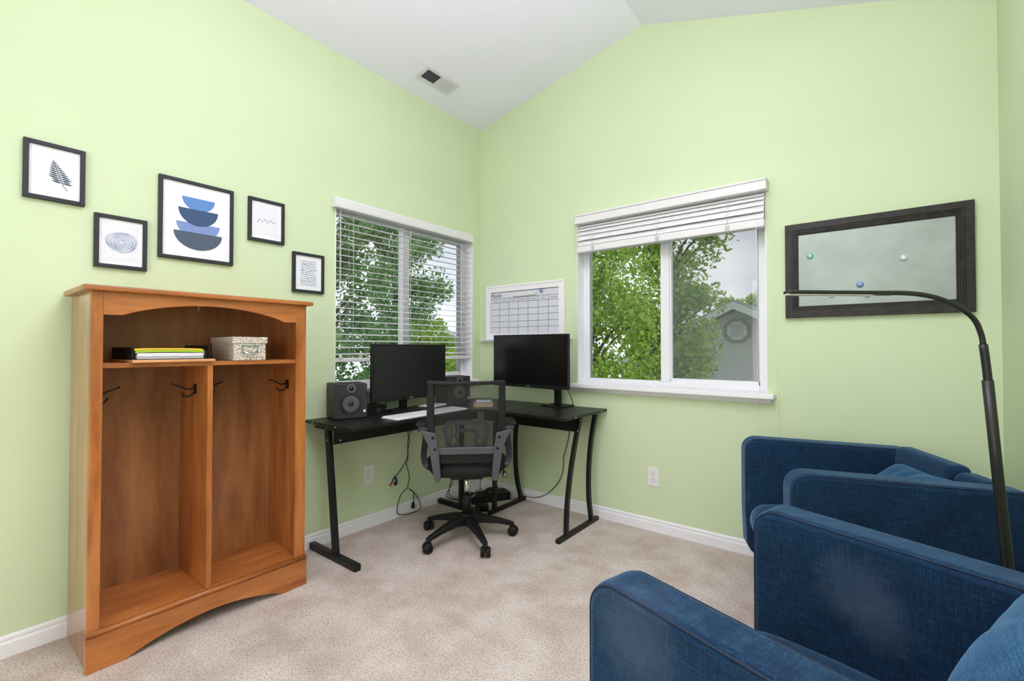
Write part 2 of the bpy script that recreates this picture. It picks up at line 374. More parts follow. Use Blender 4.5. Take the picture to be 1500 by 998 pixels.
# windows: local frame u (along), w (outwards), z
def window(name, W, wallax):
    u0, u1, z0, z1 = W
    root = struct(name)
    # mapping: wall 'B' u=x, w=+y ; wall 'L' u=y, w=-x
    def bx(mb, a, b, w0, w1, c, d):
        if wallax == 'B': return mb.box(a, b, w0, w1, c, d)
        return mb.box(-w1, -w0, a, b, c, d)
    root.location = ((u0 + u1) / 2, 0, z0) if wallax == 'B' else (0, (u0 + u1) / 2, z0)
    ret = MB()      # painted return lining
    bx(ret, u0, u0 + .006, .0, TW, z0, z1); bx(ret, u1 - .006, u1, .0, TW, z0, z1); bx(ret, u0, u1, .0, TW, z1 - .006, z1)
    part('jamb_lining', ret, 'white_trim', root, world=True)
    f = MB(); fw = .05; y0, y1 = .085, .135
    bx(f, u0, u0 + fw, y0, y1, z0, z1); bx(f, u1 - fw, u1, y0, y1, z0, z1); bx(f, u0 + fw, u1 - fw, y0, y1, z0, z0 + .042); bx(f, u0 + fw, u1 - fw, y0, y1, z1 - fw, z1)
    part('frame', f, 'white_vinyl', root, world=True, bev=.003)
    um = (1.472 + 1.530) / 2 if wallax == 'B' else -.697
    mu = MB(); bx(mu, um - .028, um + .028, y0 - .006, y1, z0 + .04, z1 - .04)
    part('mullion', mu, 'white_vinyl', root, world=True, bev=.003)
    s = MB(); a, b = (um, u1 - fw + .002) 
    for (p, q, c, d) in ((a + .026, a + .036, z0 + .04, z1 - .05), (b - .010, b, z0 + .04, z1 - .05), (a + .028, b, z0 + .04, z0 + .062), (a + .028, b, z1 - .07, z1 - .05)): bx(s, p, q, y0 + .006, y1 - .01, c, d)
    part('sash', s, 'white_vinyl', root, world=True, bev=.002)
    gl = MB(); bx(gl, u0 + fw - .004, um - .024, .108, .112, z0 + .04, z1 - .045); part('glass_pane', gl, 'window_glass', root, world=True)
    gl = MB(); bx(gl, um + .024, u1 - fw + .004, .108, .112, z0 + .04, z1 - .045); part('glass_pane', gl, 'window_glass', root, world=True)
    gk = MB()
    bx(gk, u1 - fw - .009, u1 - fw - .004, y0 + .004, y1 - .012, z0 + .06, z1 - .06)
    bx(gk, u0 + fw, u0 + fw + .004, y0 + .016, y1 - .012, z0 + .045, z1 - .06); part('gasket', gk, 'gunmetal', root, world=True)
    if wallax == 'B':
        sn = MB(); bx(sn, um + .03, u1 - fw - .002, .126, .1265, z0 + .05, z1 - .05)
        part('insect_screen', sn, 'insect_screen', root, world=True)
    return root, bx
w1, bxL = window('window_1', W1, 'L'); w2, bxB = window('window_2', W2, 'B')
# stools / aprons
st = MB(); st.box(.872, 2.124, -.062, .0, .866, .892); st.box(W2[0] + .001, W2[1] - .001, 0, .084, .872, .892)
part('stool', st, 'white_trim', w2, world=True, bev=.005, seg=3)
ap = MB(); ap.add([(.90, 0, .838), (2.10, 0, .838), (2.10, -.016, .838), (.90, -.016, .838), (.885, 0, .866), (2.115, 0, .866), (2.112, -.048, .866), (.888, -.048, .866)],
                  [(0, 3, 2, 1), (4, 5, 6, 7), (3, 7, 6, 2), (0, 4, 7, 3), (1, 2, 6, 5), (0, 1, 5, 4)])
ap.box(.892, 2.108, -.03, 0, .852, .860)
part('apron', ap, 'white_trim', w2, world=True)
st = MB(); st.box(-.0, .05, W1[0] - .035, W1[1] + .03, .866, .890); st.box(-.084, 0, W1[0] + .001, W1[1] - .001, .872, .890)
part('stool', st, 'white_trim', w1, world=True, bev=.005, seg=3)
ap = MB(); ap.box(0, .016, W1[0] - .01, W1[1] + .01, .836, .866); part('apron', ap, 'white_trim', w1, world=True, bev=.004)

# ------------------------------------------------------------------ bookcase (open cabinet)
BX, BY0, BY1 = .36, -2.449, -1.664
bk = thing('open_cabinet', 'tall honey-brown wooden locker cabinet with arched top rail and two open bays', 'cabinet', (.18, -2.057, 0))
P_ = lambda name, mb, m, **k: part(name, mb, m, bk, world=True, **k)
for a, b in ((BY0, BY0 + .018), (BY1 - .018, BY1)): P_('side_panel', MB().box(.016, .342, a, b, 0, 1.343), 'oak_side', bev=.0015)
P_('back_panel', MB().box(.017, .024, BY0 + .018, BY1 - .018, .12, 1.343), 'oak_back_panel')
P_('stile', MB().box(.342, BX, BY0, -2.415, .123, 1.343), 'oak_vertical', bev=.0015)
P_('stile', MB().box(.342, BX, -1.713, BY1, .123, 1.343), 'oak_vertical', bev=.0015)
arch = [(-2.415, 1.343), (-2.415, 1.260), (-2.361, 1.260)]
for i in range(1, 24):
    t = i / 24; y = -2.361 + t * .592; arch.append((y, 1.260 + .052 * (1 - (2 * t - 1) ** 2) ** .9))
arch += [(-1.769, 1.260), (-1.713, 1.260), (-1.713, 1.343)]
P_('arched_rail', MB().prism(arch, .342, BX, 'x'), 'oak_horizontal')
tp = MB().box(.016, .387, -2.474, -1.640, 1.343, 1.363); P_('cabinet_top', tp, 'oak_horizontal', bev=.006, seg=3)
P_('shelf', MB().box(.026, .352, BY0 + .019, BY1 - .019, 1.066, 1.083), 'oak_horizontal', bev=.001)
P_('divider', MB().box(.026, .350, -2.081, -2.061, .142, 1.066), 'oak_vertical', bev=.001)
P_('bottom_shelf', MB().box(.026, .352, BY0 + .019, BY1 - .019, .124, .141), 'oak_horizontal')
pl = [(BY0 - .004, 0), (-2.345, 0)]
for i in range(1, 22):
    t = i / 22; pl.append((-2.345 + t * .575, .058 * math.sin(PI * t) ** .85))
pl += [(-1.770, 0), (BY1 + .004, 0), (BY1 + .004, .121), (BY0 - .004, .121)]
P_('plinth', MB().prism(pl, .350, .372, 'x'), 'oak_horizontal', bev=.0015)
ml = MB().tube([(.363, BY0 - .004, .131), (.363, BY1 + .004, .131)], .011, 12); P_('moulding', ml, 'oak_horizontal')
def hook(x, y, z, s):
    mb = MB()
    M = Matrix.Translation((x, y, z)) @ Matrix.Rotation(PI / 2, 4, 'X')
    mb.box(x - .013, x + .013, min(y, y + s * .004), max(y, y + s * .004), z - .022, z + .022)
    mb.tube(spline([(x, y, z + .006), (x, y + s * .03, z + .0), (x, y + s * .055, z + .012), (x - .004, y + s * .088, z + .026)], 6), [.004] * 6 + [.0036] * 12 + [.005], 8)
    mb.tube(spline([(x, y, z - .008), (x, y + s * .02, z - .028), (x, y + s * .042, z - .03), (x, y + s * .052, z - .012)], 6), [.0035] * 18 + [.005], 8)
    return mb
for (x, y, z, s) in ((.245, BY0 + .018, .962, 1), (.214, -2.081, .962, -1), (.214, -2.061, .962, 1), (.214, BY1 - .018, .958, -1)):
    P_('coat_hook', hook(x, y, z, s), 'dark_bronze')
ct = MB().sweep([(.20, -2.06, 1.343), (.205, -2.072, 1.322), (.205, -2.072, 1.30)], .012, .003, (1, 0, 0)); P_('top_bracket', ct, 'screw_silver')

# things on the shelf
o = part('wooden_board', MB().box(.05, .378, -2.335, -2.062, 1.0835, 1.094), 'pine_board', bev=.002); recentre(o, (.21, -2.2, 1.0835))
tag(o, 'thin pale wooden board lying on the cabinet shelf under the papers', 'board')
bi = thing('ring_binder', 'black binder lying on its side on the wooden board under yellow folder', 'binder', (.2, -2.2, 1.094))
part('cover', MB().box(.06, .355, -2.333, -2.327, 1.0945, 1.142).box(.06, .36, -2.333, -2.075, 1.0942, 1.0965), 'black_plastic', bi, world=True)
part('binder_ring', MB().tube([(.30, -2.322, 1.100), (.30, -2.3205, 1.112), (.30, -2.319, 1.116), (.30, -2.317, 1.117)], .003, 8), 'chrome', bi, world=True)
part('binder_ring', MB().tube([(.2, -2.322, 1.100), (.2, -2.3205, 1.112), (.2, -2.319, 1.116), (.2, -2.317, 1.117)], .003, 8), 'chrome', bi, world=True)
pp = MB(); random.seed(3)
for i in range(11):
    z = 1.0972 + i * .0021; dx = random.uniform(-.004, .004); dy = random.uniform(-.004, .004); pp.box(.09, .352 + dx, -2.316 + dy, -2.098 + dy, z, z + .0017)
part('pages', pp, 'paper_white', bi, world=True)
def sheetcurve(y0, y1, z, th, x0, x1, sag):
    mb = MB(); n = 14; vs = []
    for i in range(n + 1):
        t = i / n; y = y0 + (y1 - y0) * t; zz = z + sag * (1 - (2 * t - 1) ** 4)
        vs += [(x0, y, zz), (x1, y, zz), (x1, y, zz + th), (x0, y, zz + th)]
    fs = [(0, 1, 2, 3), (4 * n + 3, 4 * n + 2, 4 * n + 1, 4 * n)]
    for i in range(n):
        for k in range(4):
            k2 = (k + 1) % 4; fs.append((4 * i + k, 4 * i + 4 + k, 4 * i + 4 + k2, 4 * i + k2))
    return mb.add(vs, fs)
o = part('file_folder', sheetcurve(-2.322, -2.096, 1.1205, .008, .08, .356, .003), 'folder_green'); recentre(o, (.2, -2.2, 1.12)); tag(o, 'lime green folder on the white papers, under the yellow one', 'folder', 'folders on the cabinet shelf')
o = part('file_folder', sheetcurve(-2.324, -2.100, 1.1295, .005, .08, .354, .0035), 'folder_yellow'); recentre(o, (.2, -2.2, 1.13)); tag(o, 'yellow folder on top of the paper pile on the cabinet shelf', 'folder', 'folders on the cabinet shelf')
o = part('document_box', MB().box(.05, .34, -2.0745, -2.070, 1.095, 1.150).box(.05, .33, -2.090, -2.0745, 1.095, 1.132), 'black_plastic'); recentre(o, (.2, -2.075, 1.095)); tag(o, 'dark folder edge standing between the paper pile and speckled box', 'folder')
sb = thing('storage_box', 'small beige speckled lidded storage box on the cabinet shelf', 'box', (.2, -1.908, 1.0835))
part('box_body', MB().box(.085, .330, -1.976, -1.840, 1.0835, 1.165), 'speckled_box', sb, world=True, bev=.002)
part('box_lid', MB().box(.080, .336, -1.982, -1.834, 1.160, 1.188), 'speckled_box', sb, world=True, bev=.002)
lh = MB(); 
for a, b, c, d in ((-1.944, -1.940, 1.118, 1.150), (-1.878, -1.874, 1.118, 1.150), (-1.944, -1.874, 1.146, 1.151), (-1.944, -1.874, 1.116, 1.121)): lh.box(.330, .333, a, b, c, d)
lb = part('label_holder', lh, 'label_holder', sb, world=True)
part('pull', MB().tube(spline([(.333, -1.936, 1.126), (.344, -1.925, 1.116), (.346, -1.909, 1.112), (.344, -1.893, 1.116), (.333, -1.882, 1.126)], 5), .0035, 8), 'chrome', lb, world=True)

# ------------------------------------------------------------------ pictures on left wall
def picture(label, y0, y1, z0, z1, mw, paint, pb=None, tilt=0):
    yc, zc_ = (y0 + y1) / 2, (z0 + z1) / 2
    t = thing('picture_frame', label, 'picture', (0, yc, zc_), group='framed prints on the left wall'); fw = .0155
    f = MB()
    for a, b, c, d in ((y0, y0 + fw, z0, z1), (y1 - fw, y1, z0, z1), (y0 + fw, y1 - fw, z0, z0 + fw), (y0 + fw, y1 - fw, z1 - fw, z1)): f.box(.001, .020, a, b, c, d)
    part('frame', f, 'frame_black', t, world=True, bev=.0012)
    part('mat_board', MB().box(.004, .010, y0 + .006, y1 - .006, z0 + .006, z1 - .006), 'mat_board', t, world=True)
    if pb: part('print_sheet', MB().box(.010, .0104, y0 + pb, y1 - pb, z0 + pb, z1 - pb), 'print_paper', t, world=True)
    paint(t, yc, zc_, (y1 - y0) / 2, (z1 - z0) / 2); t.rotation_euler.x = tilt
    return t
XA = .0106
def poly(pts, x0=XA, th=.0004): return MB().prism(pts, x0, x0 + th, 'x')
def art_fern(t, yc, z_, hw, hh):
    mb = MB(); base = (yc + .024, z_ - .046); tip = (yc - .006, z_ + .050)
    n = 10
    for i in range(n):
        s = .12 + .86 * i / n; cy = base[0] + (tip[0] - base[0]) * s; cz = base[1] + (tip[1] - base[1]) * s
        ln = .046 * (1 - s) ** .8 * (1.0 if i > 1 else .72); w = .0042 * (1 - s * .45)
        for sd in (-1, 1):
            ang = R(14) * 1 if sd < 0 else R(8)
            dy, dz = sd * math.cos(ang), (.22 if sd < 0 else -.08) - .05
            l = math.hypot(dy, dz); dy /= l; dz /= l
            pts = []
            for k in range(9):
                u = k / 8; pts.append((cy + dy * ln * u - dz * w * math.sin(PI * u) ** .7, cz + dz * ln * u + dy * w * math.sin(PI * u) ** .7))
            for k in range(7, 0, -1):
                u = k / 8; pts.append((cy + dy * ln * u + dz * w * .6 * math.sin(PI * u), cz + dz * ln * u - dy * w * .6 * math.sin(PI * u)))
            if sd < 0: pts = pts[::-1]
            mb.prism(pts, XA + .0001 * i, XA + .0004 + .0001 * i, 'x')
    mb.sweep([(XA + .0002, base[0] + .012, base[1] - .016), (XA + .0002, base[0], base[1]), (XA + .0002, tip[0], tip[1])], .0008, .0022, (1, 0, 0))
    part('fern_print', mb, 'ink_navy', t, world=True)
def ring(yc, z_, r0, r1, sq=1.0, n=48, ph=0):
    mb = MB(); vs = []
    for k in range(n):
        a = 2 * PI * k / n; w = 1 + .04 * math.sin(3 * a + ph)
        for r in (r0, r1): vs.append((XA + .0002, yc + r * w * math.cos(a), z_ + r * w * sq * math.sin(a)))
    return vs, [(2 * k, 2 * k + 1, (2 * k + 3) % (2 * n), (2 * k + 2) % (2 * n)) for k in range(n)]
def art_rings(t, yc, z_, hw, hh):
    a = MB(); yc -= .0; 
    for i in range(9):
        r = .006 + i * .0056; v, f = ring(yc + .002, z_ + .002, r, r + (.0034 if i % 2 else .0022), .82, ph=i * .7); a.add(v, f)
    part('ring_print', a, 'ink_wash', t, world=True)
def bowl(yc, zt, r, d, x): 
    pts = [(yc - r, zt)] + [(yc - r * math.cos(PI * k / 28), zt - d * math.sin(PI * k / 28)) for k in range(1, 28)] + [(yc + r, zt)]
    return MB().prism(pts, XA + x, XA + x + .0004, 'x')
def art_bowls(t, yc, z_, hw, hh):
    yc += .004
    for i, (zt, r, d, m_) in enumerate(((z_ + .112, .068, .062, 'ink_blue_a'), (z_ - .008 + .0, .090, .075, 'ink_blue_c'), (z_ + .058, .082, .078, 'ink_mid'), (z_ - .052, .100, .082, 'ink_dark'))):
        part('bowl_print', bowl(yc, zt, r, d, .0002 * i), m_, t, world=True)
def art_line(t, yc, z_, hw, hh):
    mb = MB(); random.seed(5); pts = [(-.045, -.012), (-.035, .004), (-.02, -.006), (-.008, .008), (.006, -.008), (.018, .004), (.03, -.004), (.045, .0)]
    for i in range(len(pts) - 1): mb.sweep([(XA + .0003, yc + pts[i][0], z_ + pts[i][1]), (XA + .0003, yc + pts[i + 1][0], z_ + pts[i + 1][1])], .0006, .0010, (1, 0, 0))
    for p in pts: mb.box(XA, XA + .0006, yc + p[0] - .0022, yc + p[0] + .0022, z_ + p[1] - .0022, z_ + p[1] + .0022)
    for k in range(10):
        a, b = random.uniform(-.045, .045), random.uniform(-.014, .014); mb.box(XA, XA + .0006, yc + a - .0012, yc + a + .0012, z_ + b - .0012, z_ + b + .0012)
    part('star_line_print', mb, 'ink_slate', t, world=True)
def art_script(t, yc, z_, hw, hh):
    mb = MB(); random.seed(8)
    for r_ in range(13):
        z = z_ + .066 - r_ * .011; y = -.042
        while y < .042:
            w = random.uniform(.002, .006); h = random.uniform(.0025, .0065); dz = random.uniform(-.002, .002)
            mb.box(XA, XA + .0005, yc + y, yc + y + w, z + dz - h / 2, z + dz + h / 2); y += w + random.uniform(.0015, .005)
    part('pattern_print', mb, 'ink_slate', t, world=True)
picture('black framed print of a dark fern leaf, leftmost on the left wall', -2.589, -2.414, 1.713, 1.938, .02, art_fern, .03)
picture('black framed print of pale blue concentric rings above the wooden cabinet', -2.385, -2.209, 1.476, 1.699, .02, art_rings, .03)
picture('large black framed print of four stacked blue half-round bowls', -2.169, -1.862, 1.549, 1.924, .02, art_bowls)
picture('small black framed print with a faint thin line of dots', -1.791, -1.608, 1.697, 1.922, .02, art_line, .035)
picture('small black framed print of dense tiny marks, closest to the window', -1.560, -1.376, 1.451, 1.675, .02, art_script, .035)

# ------------------------------------------------------------------ ceiling vent
sl = (HR - H0) / RX; th = math.atan(sl)
vt = thing('ceiling_vent', 'white rectangular air vent in the sloped ceiling', 'vent', (.208, -.664, zc(.208)))
vt.rotation_euler = (0, -th, 0)
f = MB(); a0, b0 = .066, .148
for x0, x1, y0, y1 in ((-a0, -.042, -b0, b0), (.042, a0, -b0, b0), (-.042, .042, -b0, -b0 + .026), (-.042, .042, b0 - .026, b0), (-.042, .042, -.006, .006)): f.box(x0, x1, y0, y1, -.008, -.001)
part('vent_frame', f, 'vent_paint', vt, bev=.002)
part('backing', MB().box(-.044, .044, -b0 + .02, b0 - .02, -.0016, -.0006), 'vent_dark', vt)
lv = MB()
for i in range(6):
    x = -.036 + i * .0145
    lv.add([(x, -b0 + .026, -.002), (x + .004, -b0 + .026, -.008), (x + .004, -.006, -.008), (x, -.006, -.002)], [(0, 1, 2, 3)])
for i in range(10):
    x = -.040 + i * .0085
    lv.add([(x, .006, -.0075), (x + .0052, .006, -.003), (x + .0052, b0 - .026, -.003), (x, b0 - .026, -.0075)], [(0, 1, 2, 3)])
part('louvres', lv, 'vent_paint', vt)

# ------------------------------------------------------------------ blinds
bl = thing('window_blind', 'white slatted blind lowered over the window behind the desk, slats open', 'blind', (0, -.72, 2.0))
Q = lambda n, mb, m, **k: part(n, mb, m, bl, world=True, **k)
Q('valance', MB().prism([(.002, 1.978), (.042, 1.978), (.045, 1.986), (.045, 2.022), (.038, 2.030), (.038, 2.038), (.002, 2.038)], -1.322, -.128, 'y'), 'blind_white')
Q('headrail', MB().box(-.055, -.005, -1.288, -.100, 1.985, 2.025), 'blind_white')
s = MB()
for i in range(22):
    z = 1.952 - i * .0405
    s.add([(-.052, -1.289, z + .0035), (-.030, -1.289, z + .0025), (-.006, -1.289, z - .0025), (-.052, -.100, z + .0035), (-.030, -.100, z + .0025), (-.006, -.100, z - .0025),
           (-.052, -1.289, z + .0012), (-.030, -1.289, z + .0), (-.006, -1.289, z - .005), (-.052, -.100, z + .0012), (-.030, -.100, z + .0), (-.006, -.100, z - .005)],
          [(0, 1, 4, 3), (1, 2, 5, 4), (6, 9, 10, 7), (7, 10, 11, 8), (2, 8, 11, 5), (0, 3, 9, 6), (0, 6, 7, 1), (1, 7, 8, 2), (3, 4, 10, 9), (4, 5, 11, 10)])
Q('slats', s, 'blind_white', kind='stuff')
Q('bottom_rail', MB().box(-.056, -.002, -1.290, -.098, 1.052, 1.076), 'blind_white', bev=.005, seg=3)
for y in (-1.17, -.72, -.22):
    for x in (-.004, -.054): Q('ladder_cord', MB().tube([(x, y, 1.985), (x, y, 1.07)], .0012, 6), 'cord_white')
for y, zb in ((-1.268, 1.16), (-1.262, 1.10)):
    c = MB(); c.tube([(.004, y, 1.985), (.005, y, zb)], .0013, 6); c.lathe([(.002, 0), (.007, -.006), (.008, -.02), (.005, -.032), (.001, -.034)][::-1], (.005, y, zb), 12); Q('pull_cord', c, 'cord_white')

b2 = thing('window_blind', 'white slatted blind raised in a stack above the window beside the framed board', 'blind', (1.5, 0, 2.0))
Q = lambda n, mb, m, **k: part(n, mb, m, b2, world=True, **k)
Q('valance', MB().box(.928, 2.098, -.066, -.002, 1.986, 2.036).box(.926, 2.100, -.072, -.002, 2.034, 2.048), 'blind_white', bev=.005, seg=3)
Q('headrail', MB().box(.94, 2.07, .004, .055, 1.99, 2.03), 'blind_white')
s = MB(); zs = [1.984, 1.961, 1.940, 1.913, 1.880]
for i, (zt, h, y) in enumerate(((1.984, .022, -.020), (1.965, .026, -.026), (1.942, .034, -.031), (1.912, .040, -.038), (1.876, .040, -.036))):
    zb = zt - h + .001
    n = 6; vs = []
    for k in range(n + 1):
        t = k / n; z = zt + (zb - zt) * t; yy = y + .011 - .022 * t - .006 * math.sin(PI * t)
        vs += [(.936, yy, z), (2.082, yy, z), (2.082, yy + .004, z), (.936, yy + .004, z)]
    fs = [(0, 1, 2, 3), (4 * n + 3, 4 * n + 2, 4 * n + 1, 4 * n)]
    for k in range(n):
        for q in range(4):
            q2 = (q + 1) % 4; fs.append((4 * k + q, 4 * k + 4 + q, 4 * k + 4 + q2, 4 * k + q2))
    s.add(vs, fs)
for i in range(12): s.box(.938, 2.08, .0, .045, 1.835 + i * .0125, 1.838 + i * .0125)
Q('slats', s, 'blind_white', kind='stuff')
Q('bottom_rail', MB().box(.930, 2.084, -.048, .012, 1.790, 1.836), 'blind_white', bev=.008, seg=4)
for x in (1.06, 1.50, 1.90): Q('rail_clip', MB().box(x - .012, x + .012, -.0515, -.048, 1.797, 1.826), 'rail_clip_grey')
for x in (1.06, 1.50, 1.90): Q('ladder_cord', MB().tube([(x, -.0535, 1.984), (x, -.0535, 1.83)], .0012, 6), 'cord_white')
for x, zb in ((2.050, .42), (2.140, .40)):
    c = MB()
    if x < 2.1: c.tube([(x, -.074, 1.986), (x, -.075, .90), (x, -.072, .42)], .0008, 6)
    else: c.tube([(2.096, -.06, 2.03), (x, -.006, .86), (x, -.004, .40)], .0007, 6)
    Q('pull_cord', c, 'cord_white')
Q('tilt_wand', MB().tube([(.945, -.052, 1.984), (.948, -.060, .96)], .0022, 8).lathe([(.002, -.03), (.006, -.02), (.006, -.005), (.002, 0)], (.948, -.060, .96), 10), 'cord_white')

# ------------------------------------------------------------------ outlets
def outlet(label, M):
    t = thing('wall_outlet', label, 'outlet'); t.matrix_world = M     # local: x along wall, y out of wall, z up
    part('cover_plate', MB().box(-.036, .036, 0, .006, -.059, .059), 'plug_white', t, bev=.002)
    for z in (-.021, .021):
        r = part('receptacle', MB().lathe([(.017, 0), (.017, .0022), (.0155, .003)], (0, 0, 0), 20, Matrix.Translation((0, .0055, z)) @ Matrix.Rotation(-PI / 2, 4, 'X')), 'white_vinyl', t)
        part('slots', MB().box(-.0085, -.0062, .0082, .0088, z - .001, z + .009).box(.0062, .0085, .0082, .0088, z - .001, z + .009).box(-.0025, .0025, .0082, .0088, z - .011, z - .006), 'ink_black', r)
    part('screw', MB().lathe([(.003, 0), (.003, .001)], (0, 0, 0), 10, Matrix.Translation((0, .006, 0)) @ Matrix.Rotation(-PI / 2, 4, 'X')), 'screw_silver', t)
outlet('white wall outlet low on the left wall under the desk', Matrix.Translation((.0, -1.060, .333)) @ Matrix.Rotation(-PI / 2, 4, 'Z'))
outlet('white wall outlet low on the wall between desk and armchair', Matrix.Translation((1.453, 0, .337)) @ Matrix.Rotation(PI, 4, 'Z'))

# ------------------------------------------------------------------ whiteboard calendar
wbo = thing('calendar_board', 'white framed month calendar whiteboard hanging behind the right monitor', 'whiteboard', (.45, 0, 1.42))
Q = lambda n, mb, m, **k: part(n, mb, m, wbo, world=True, **k)
f = MB(); X0, X1, Z0, Z1 = .085, .817, 1.205, 1.626; ix0, ix1, iz0, iz1 = .127, .771, 1.248, 1.577
for a, b, c, d in ((X0, ix0, Z0, Z1), (ix1, X1, Z0, Z1), (ix0, ix1, Z0, iz0), (ix0, ix1, iz1, Z1)): f.box(a, b, -.020, -.001, c, d)
for a, b, c, d in ((X0 - .002, X0 + .012, Z0 + .001, Z1 + .002), (X1 - .012, X1 + .002, Z0 + .001, Z1 + .002), (X0 + .012, X1 - .012, Z1 - .012, Z1 + .002)): f.box(a, b, -.024, -.0015, c, d)
Q('frame', f, 'board_frame_white', bev=.002)
Q('writing_surface', MB().box(ix0 - .004, ix1 + .004, -.012, -.004, iz0 - .004, iz1 + .004), 'board_white')
Q('pen_ledge', MB().box(.035, .87, -.055, -.001, 1.196, 1.205).box(.05, .85, -.03, -.001, 1.185, 1.197), 'board_frame_white', bev=.003)
g = MB(); zl = [1.525, 1.492, 1.440, 1.392, 1.343, 1.298]; cw = (ix1 - ix0) / 7
for z in zl: g.box(ix0, ix1, -.0126, -.012, z - .0014, z + .0014)
g.box(ix0, ix1, -.0128, -.012, 1.573, 1.577)
for i in range(0, 8): g.box(ix0 + i * cw - .0013, ix0 + i * cw + .0013, -.0126, -.012, iz0, 1.525)
Q('calendar_grid', g, 'ink_black')
def MBK(x, z, y=-.0126): return Matrix.Translation((x, y, z)) @ Matrix.Rotation(PI / 2, 4, 'X')
def tx(s, size, x, z, mt, nm, y=-.0126, parent=None, P0=None):
    v, f_ = mesh_of_text(s, size, MBK(x, z, y)); return part(nm, MB().add(v, f_), mt, parent, world=True)
tx('Month', .042, .185, 1.548, 'ink_black', 'month_title', parent=wbo)
for i, d in enumerate(('Sunday', 'Monday', 'Tuesday', 'Wednesday', 'Thursday', 'Friday', 'Saturday')):
    v, f_ = mesh_of_text(d, .017, MBK(ix0 + (i + .5) * cw, 1.508)); Q('weekday_name', MB().add(v, f_), 'ink_grey')
def gem(label, x, z, y, mt, r=.016, grp=None):
    o = part('glass_magnet', MB().lathe([(r, 0), (r * .98, .004), (r * .8, .008), (r * .45, .0105), (.001, .011)], (0, 0, 0), 20, Matrix.Rotation(PI / 2, 4, 'X')), mt)
    o.location = (x, y, z); tag(o, label, 'magnet', grp)
gem('blue round magnet near the top of the month calendar board', .618, 1.560, -.0128, 'magnet_blue', .015, 'magnets on the boards')
o = part('dry_erase_marker', MB().tube([(.36, -.022, 1.534), (.52, -.022, 1.540)], .005, 10).tube([(.52, -.022, 1.540), (.555, -.022, 1.5415)], .0075, 10), 'plug_white'); recentre(o, (.45, -.022, 1.537)); tag(o, 'thin white marker clipped flat on the month calendar board', 'marker')
gem('clear round magnet above the weekday names on the calendar board', .560, 1.548, -.0128, 'magnet_glass', .015, 'magnets on the boards')

# ------------------------------------------------------------------ dark framed magnetic board
mbo = thing('magnet_board', 'dark wood framed silvery metal magnet board on the wall behind the floor lamp', 'magnet board', (2.53, 0, 1.54))
Q = lambda n, mb, m, **k: part(n, mb, m, mbo, world=True, **k)
X0, X1, Z0, Z1 = 2.176, 2.888, 1.295, 1.783
prof = [(0, .001), (0, .022), (.003, .026), (.030, .026), (.032, .021), (.038, .021), (.040, .017), (.045, .017), (.047, .013), (.052, .013), (.055, .009), (.060, .009), (.060, .004), (.055, .001)]
f = MB(); vs = []; k = len(prof)
for (cx, cz, sx, sz) in ((X0, Z0, 1, 1), (X1, Z0, -1, 1), (X1, Z1, -1, -1), (X0, Z1, 1, -1)):
    for a, h in prof: vs.append((cx + sx * a, -h, cz + sz * a))
fs = []
for c in range(4):
    c2 = (c + 1) % 4
    for i in range(k):
        i2 = (i + 1) % k; fs.append((c * k + i, c * k + i2, c2 * k + i2, c2 * k + i))
f.add(vs, fs); Q('frame', f, 'board_frame_black')
e = MB()
for a in (.0031, .0312):
    x0, x1, z0, z1 = X0 + a, X1 - a, Z0 + a, Z1 - a
    e.tube([(x0, -.0262, z0), (x1, -.0262, z0), (x1, -.0262, z1), (x0, -.0262, z1), (x0, -.0262, z0)], .0007, 5)
Q('worn_edge', e, 'worn_gold_edge')
Q('metal_sheet', MB().box(X0 + .05, X1 - .05, -.008, -.004, Z0 + .05, Z1 - .05), 'galvanised_sheet')
for x, z, mt, lab in ((2.286, 1.610, 'magnet_teal', 'teal round glass magnet at the left of the metal board'), (2.652, 1.558, 'magnet_glass', 'clear round glass magnet right of centre on the metal board'),
                      (2.490, 1.447, 'magnet_blue', 'blue and pink round glass magnet just above the lamp arm'), (2.517, 1.396, 'magnet_glass', 'clear round glass magnet just below the lamp arm, under the blue one'),
                      (2.375, 1.404, 'vent_paint', 'grey round magnet half hidden under the lamp arm')):
    gem(lab, x, z, -.0084, mt, .015, 'magnets on the boards')

# ------------------------------------------------------------------ desk
DZ = .735
dk = thing('corner_desk', 'black L-shaped corner desk with curved steel legs', 'desk', (.3, -.4, 0))
Q = lambda n, mb, m, **k: part(n, mb, m, dk, world=True, **k)
e0 = .46; e1 = -.54
Q('desk_top', MB().box(.022, e0 + .012, -1.487, -.712, DZ - .018, DZ), 'desk_black_top', bev=.002, label='left panel of the black desk top')
cp = [(.022, -.709), (e0, -.709)]
for i in range(0, 9):
    a = PI - i * PI / 16; cp.append((e0 + .085 + .085 * math.cos(a), e1 - .085 + .085 * math.sin(a)))
cp += [(.700, e1), (.700, -.022), (.022, -.022)]
cp = [(.022, -.709), (e0, -.709), (e0, -.625), (e0 + .003, -.600), (e0 + .012, -.575), (e0 + .03, -.555), (e0 + .055, -.543), (e0 + .09, e1), (.700, e1), (.700, -.022), (.022, -.022)]
Q('desk_top', MB().prism(cp, DZ - .018, DZ, 'z'), 'desk_black_top', bev=.002, label='corner panel of the black desk top')
Q('desk_top', MB().box(.703, 1.148, e1 - .008, -.022, DZ - .018, DZ), 'desk_black_top', bev=.002, label='right panel of the black desk top')
Q('apron', MB().box(.255, .267, -1.455, -.32, .622, .716), 'black_metal')
Q('apron', MB().box(.30, 1.07, -.292, -.280, .612, .716), 'black_metal')
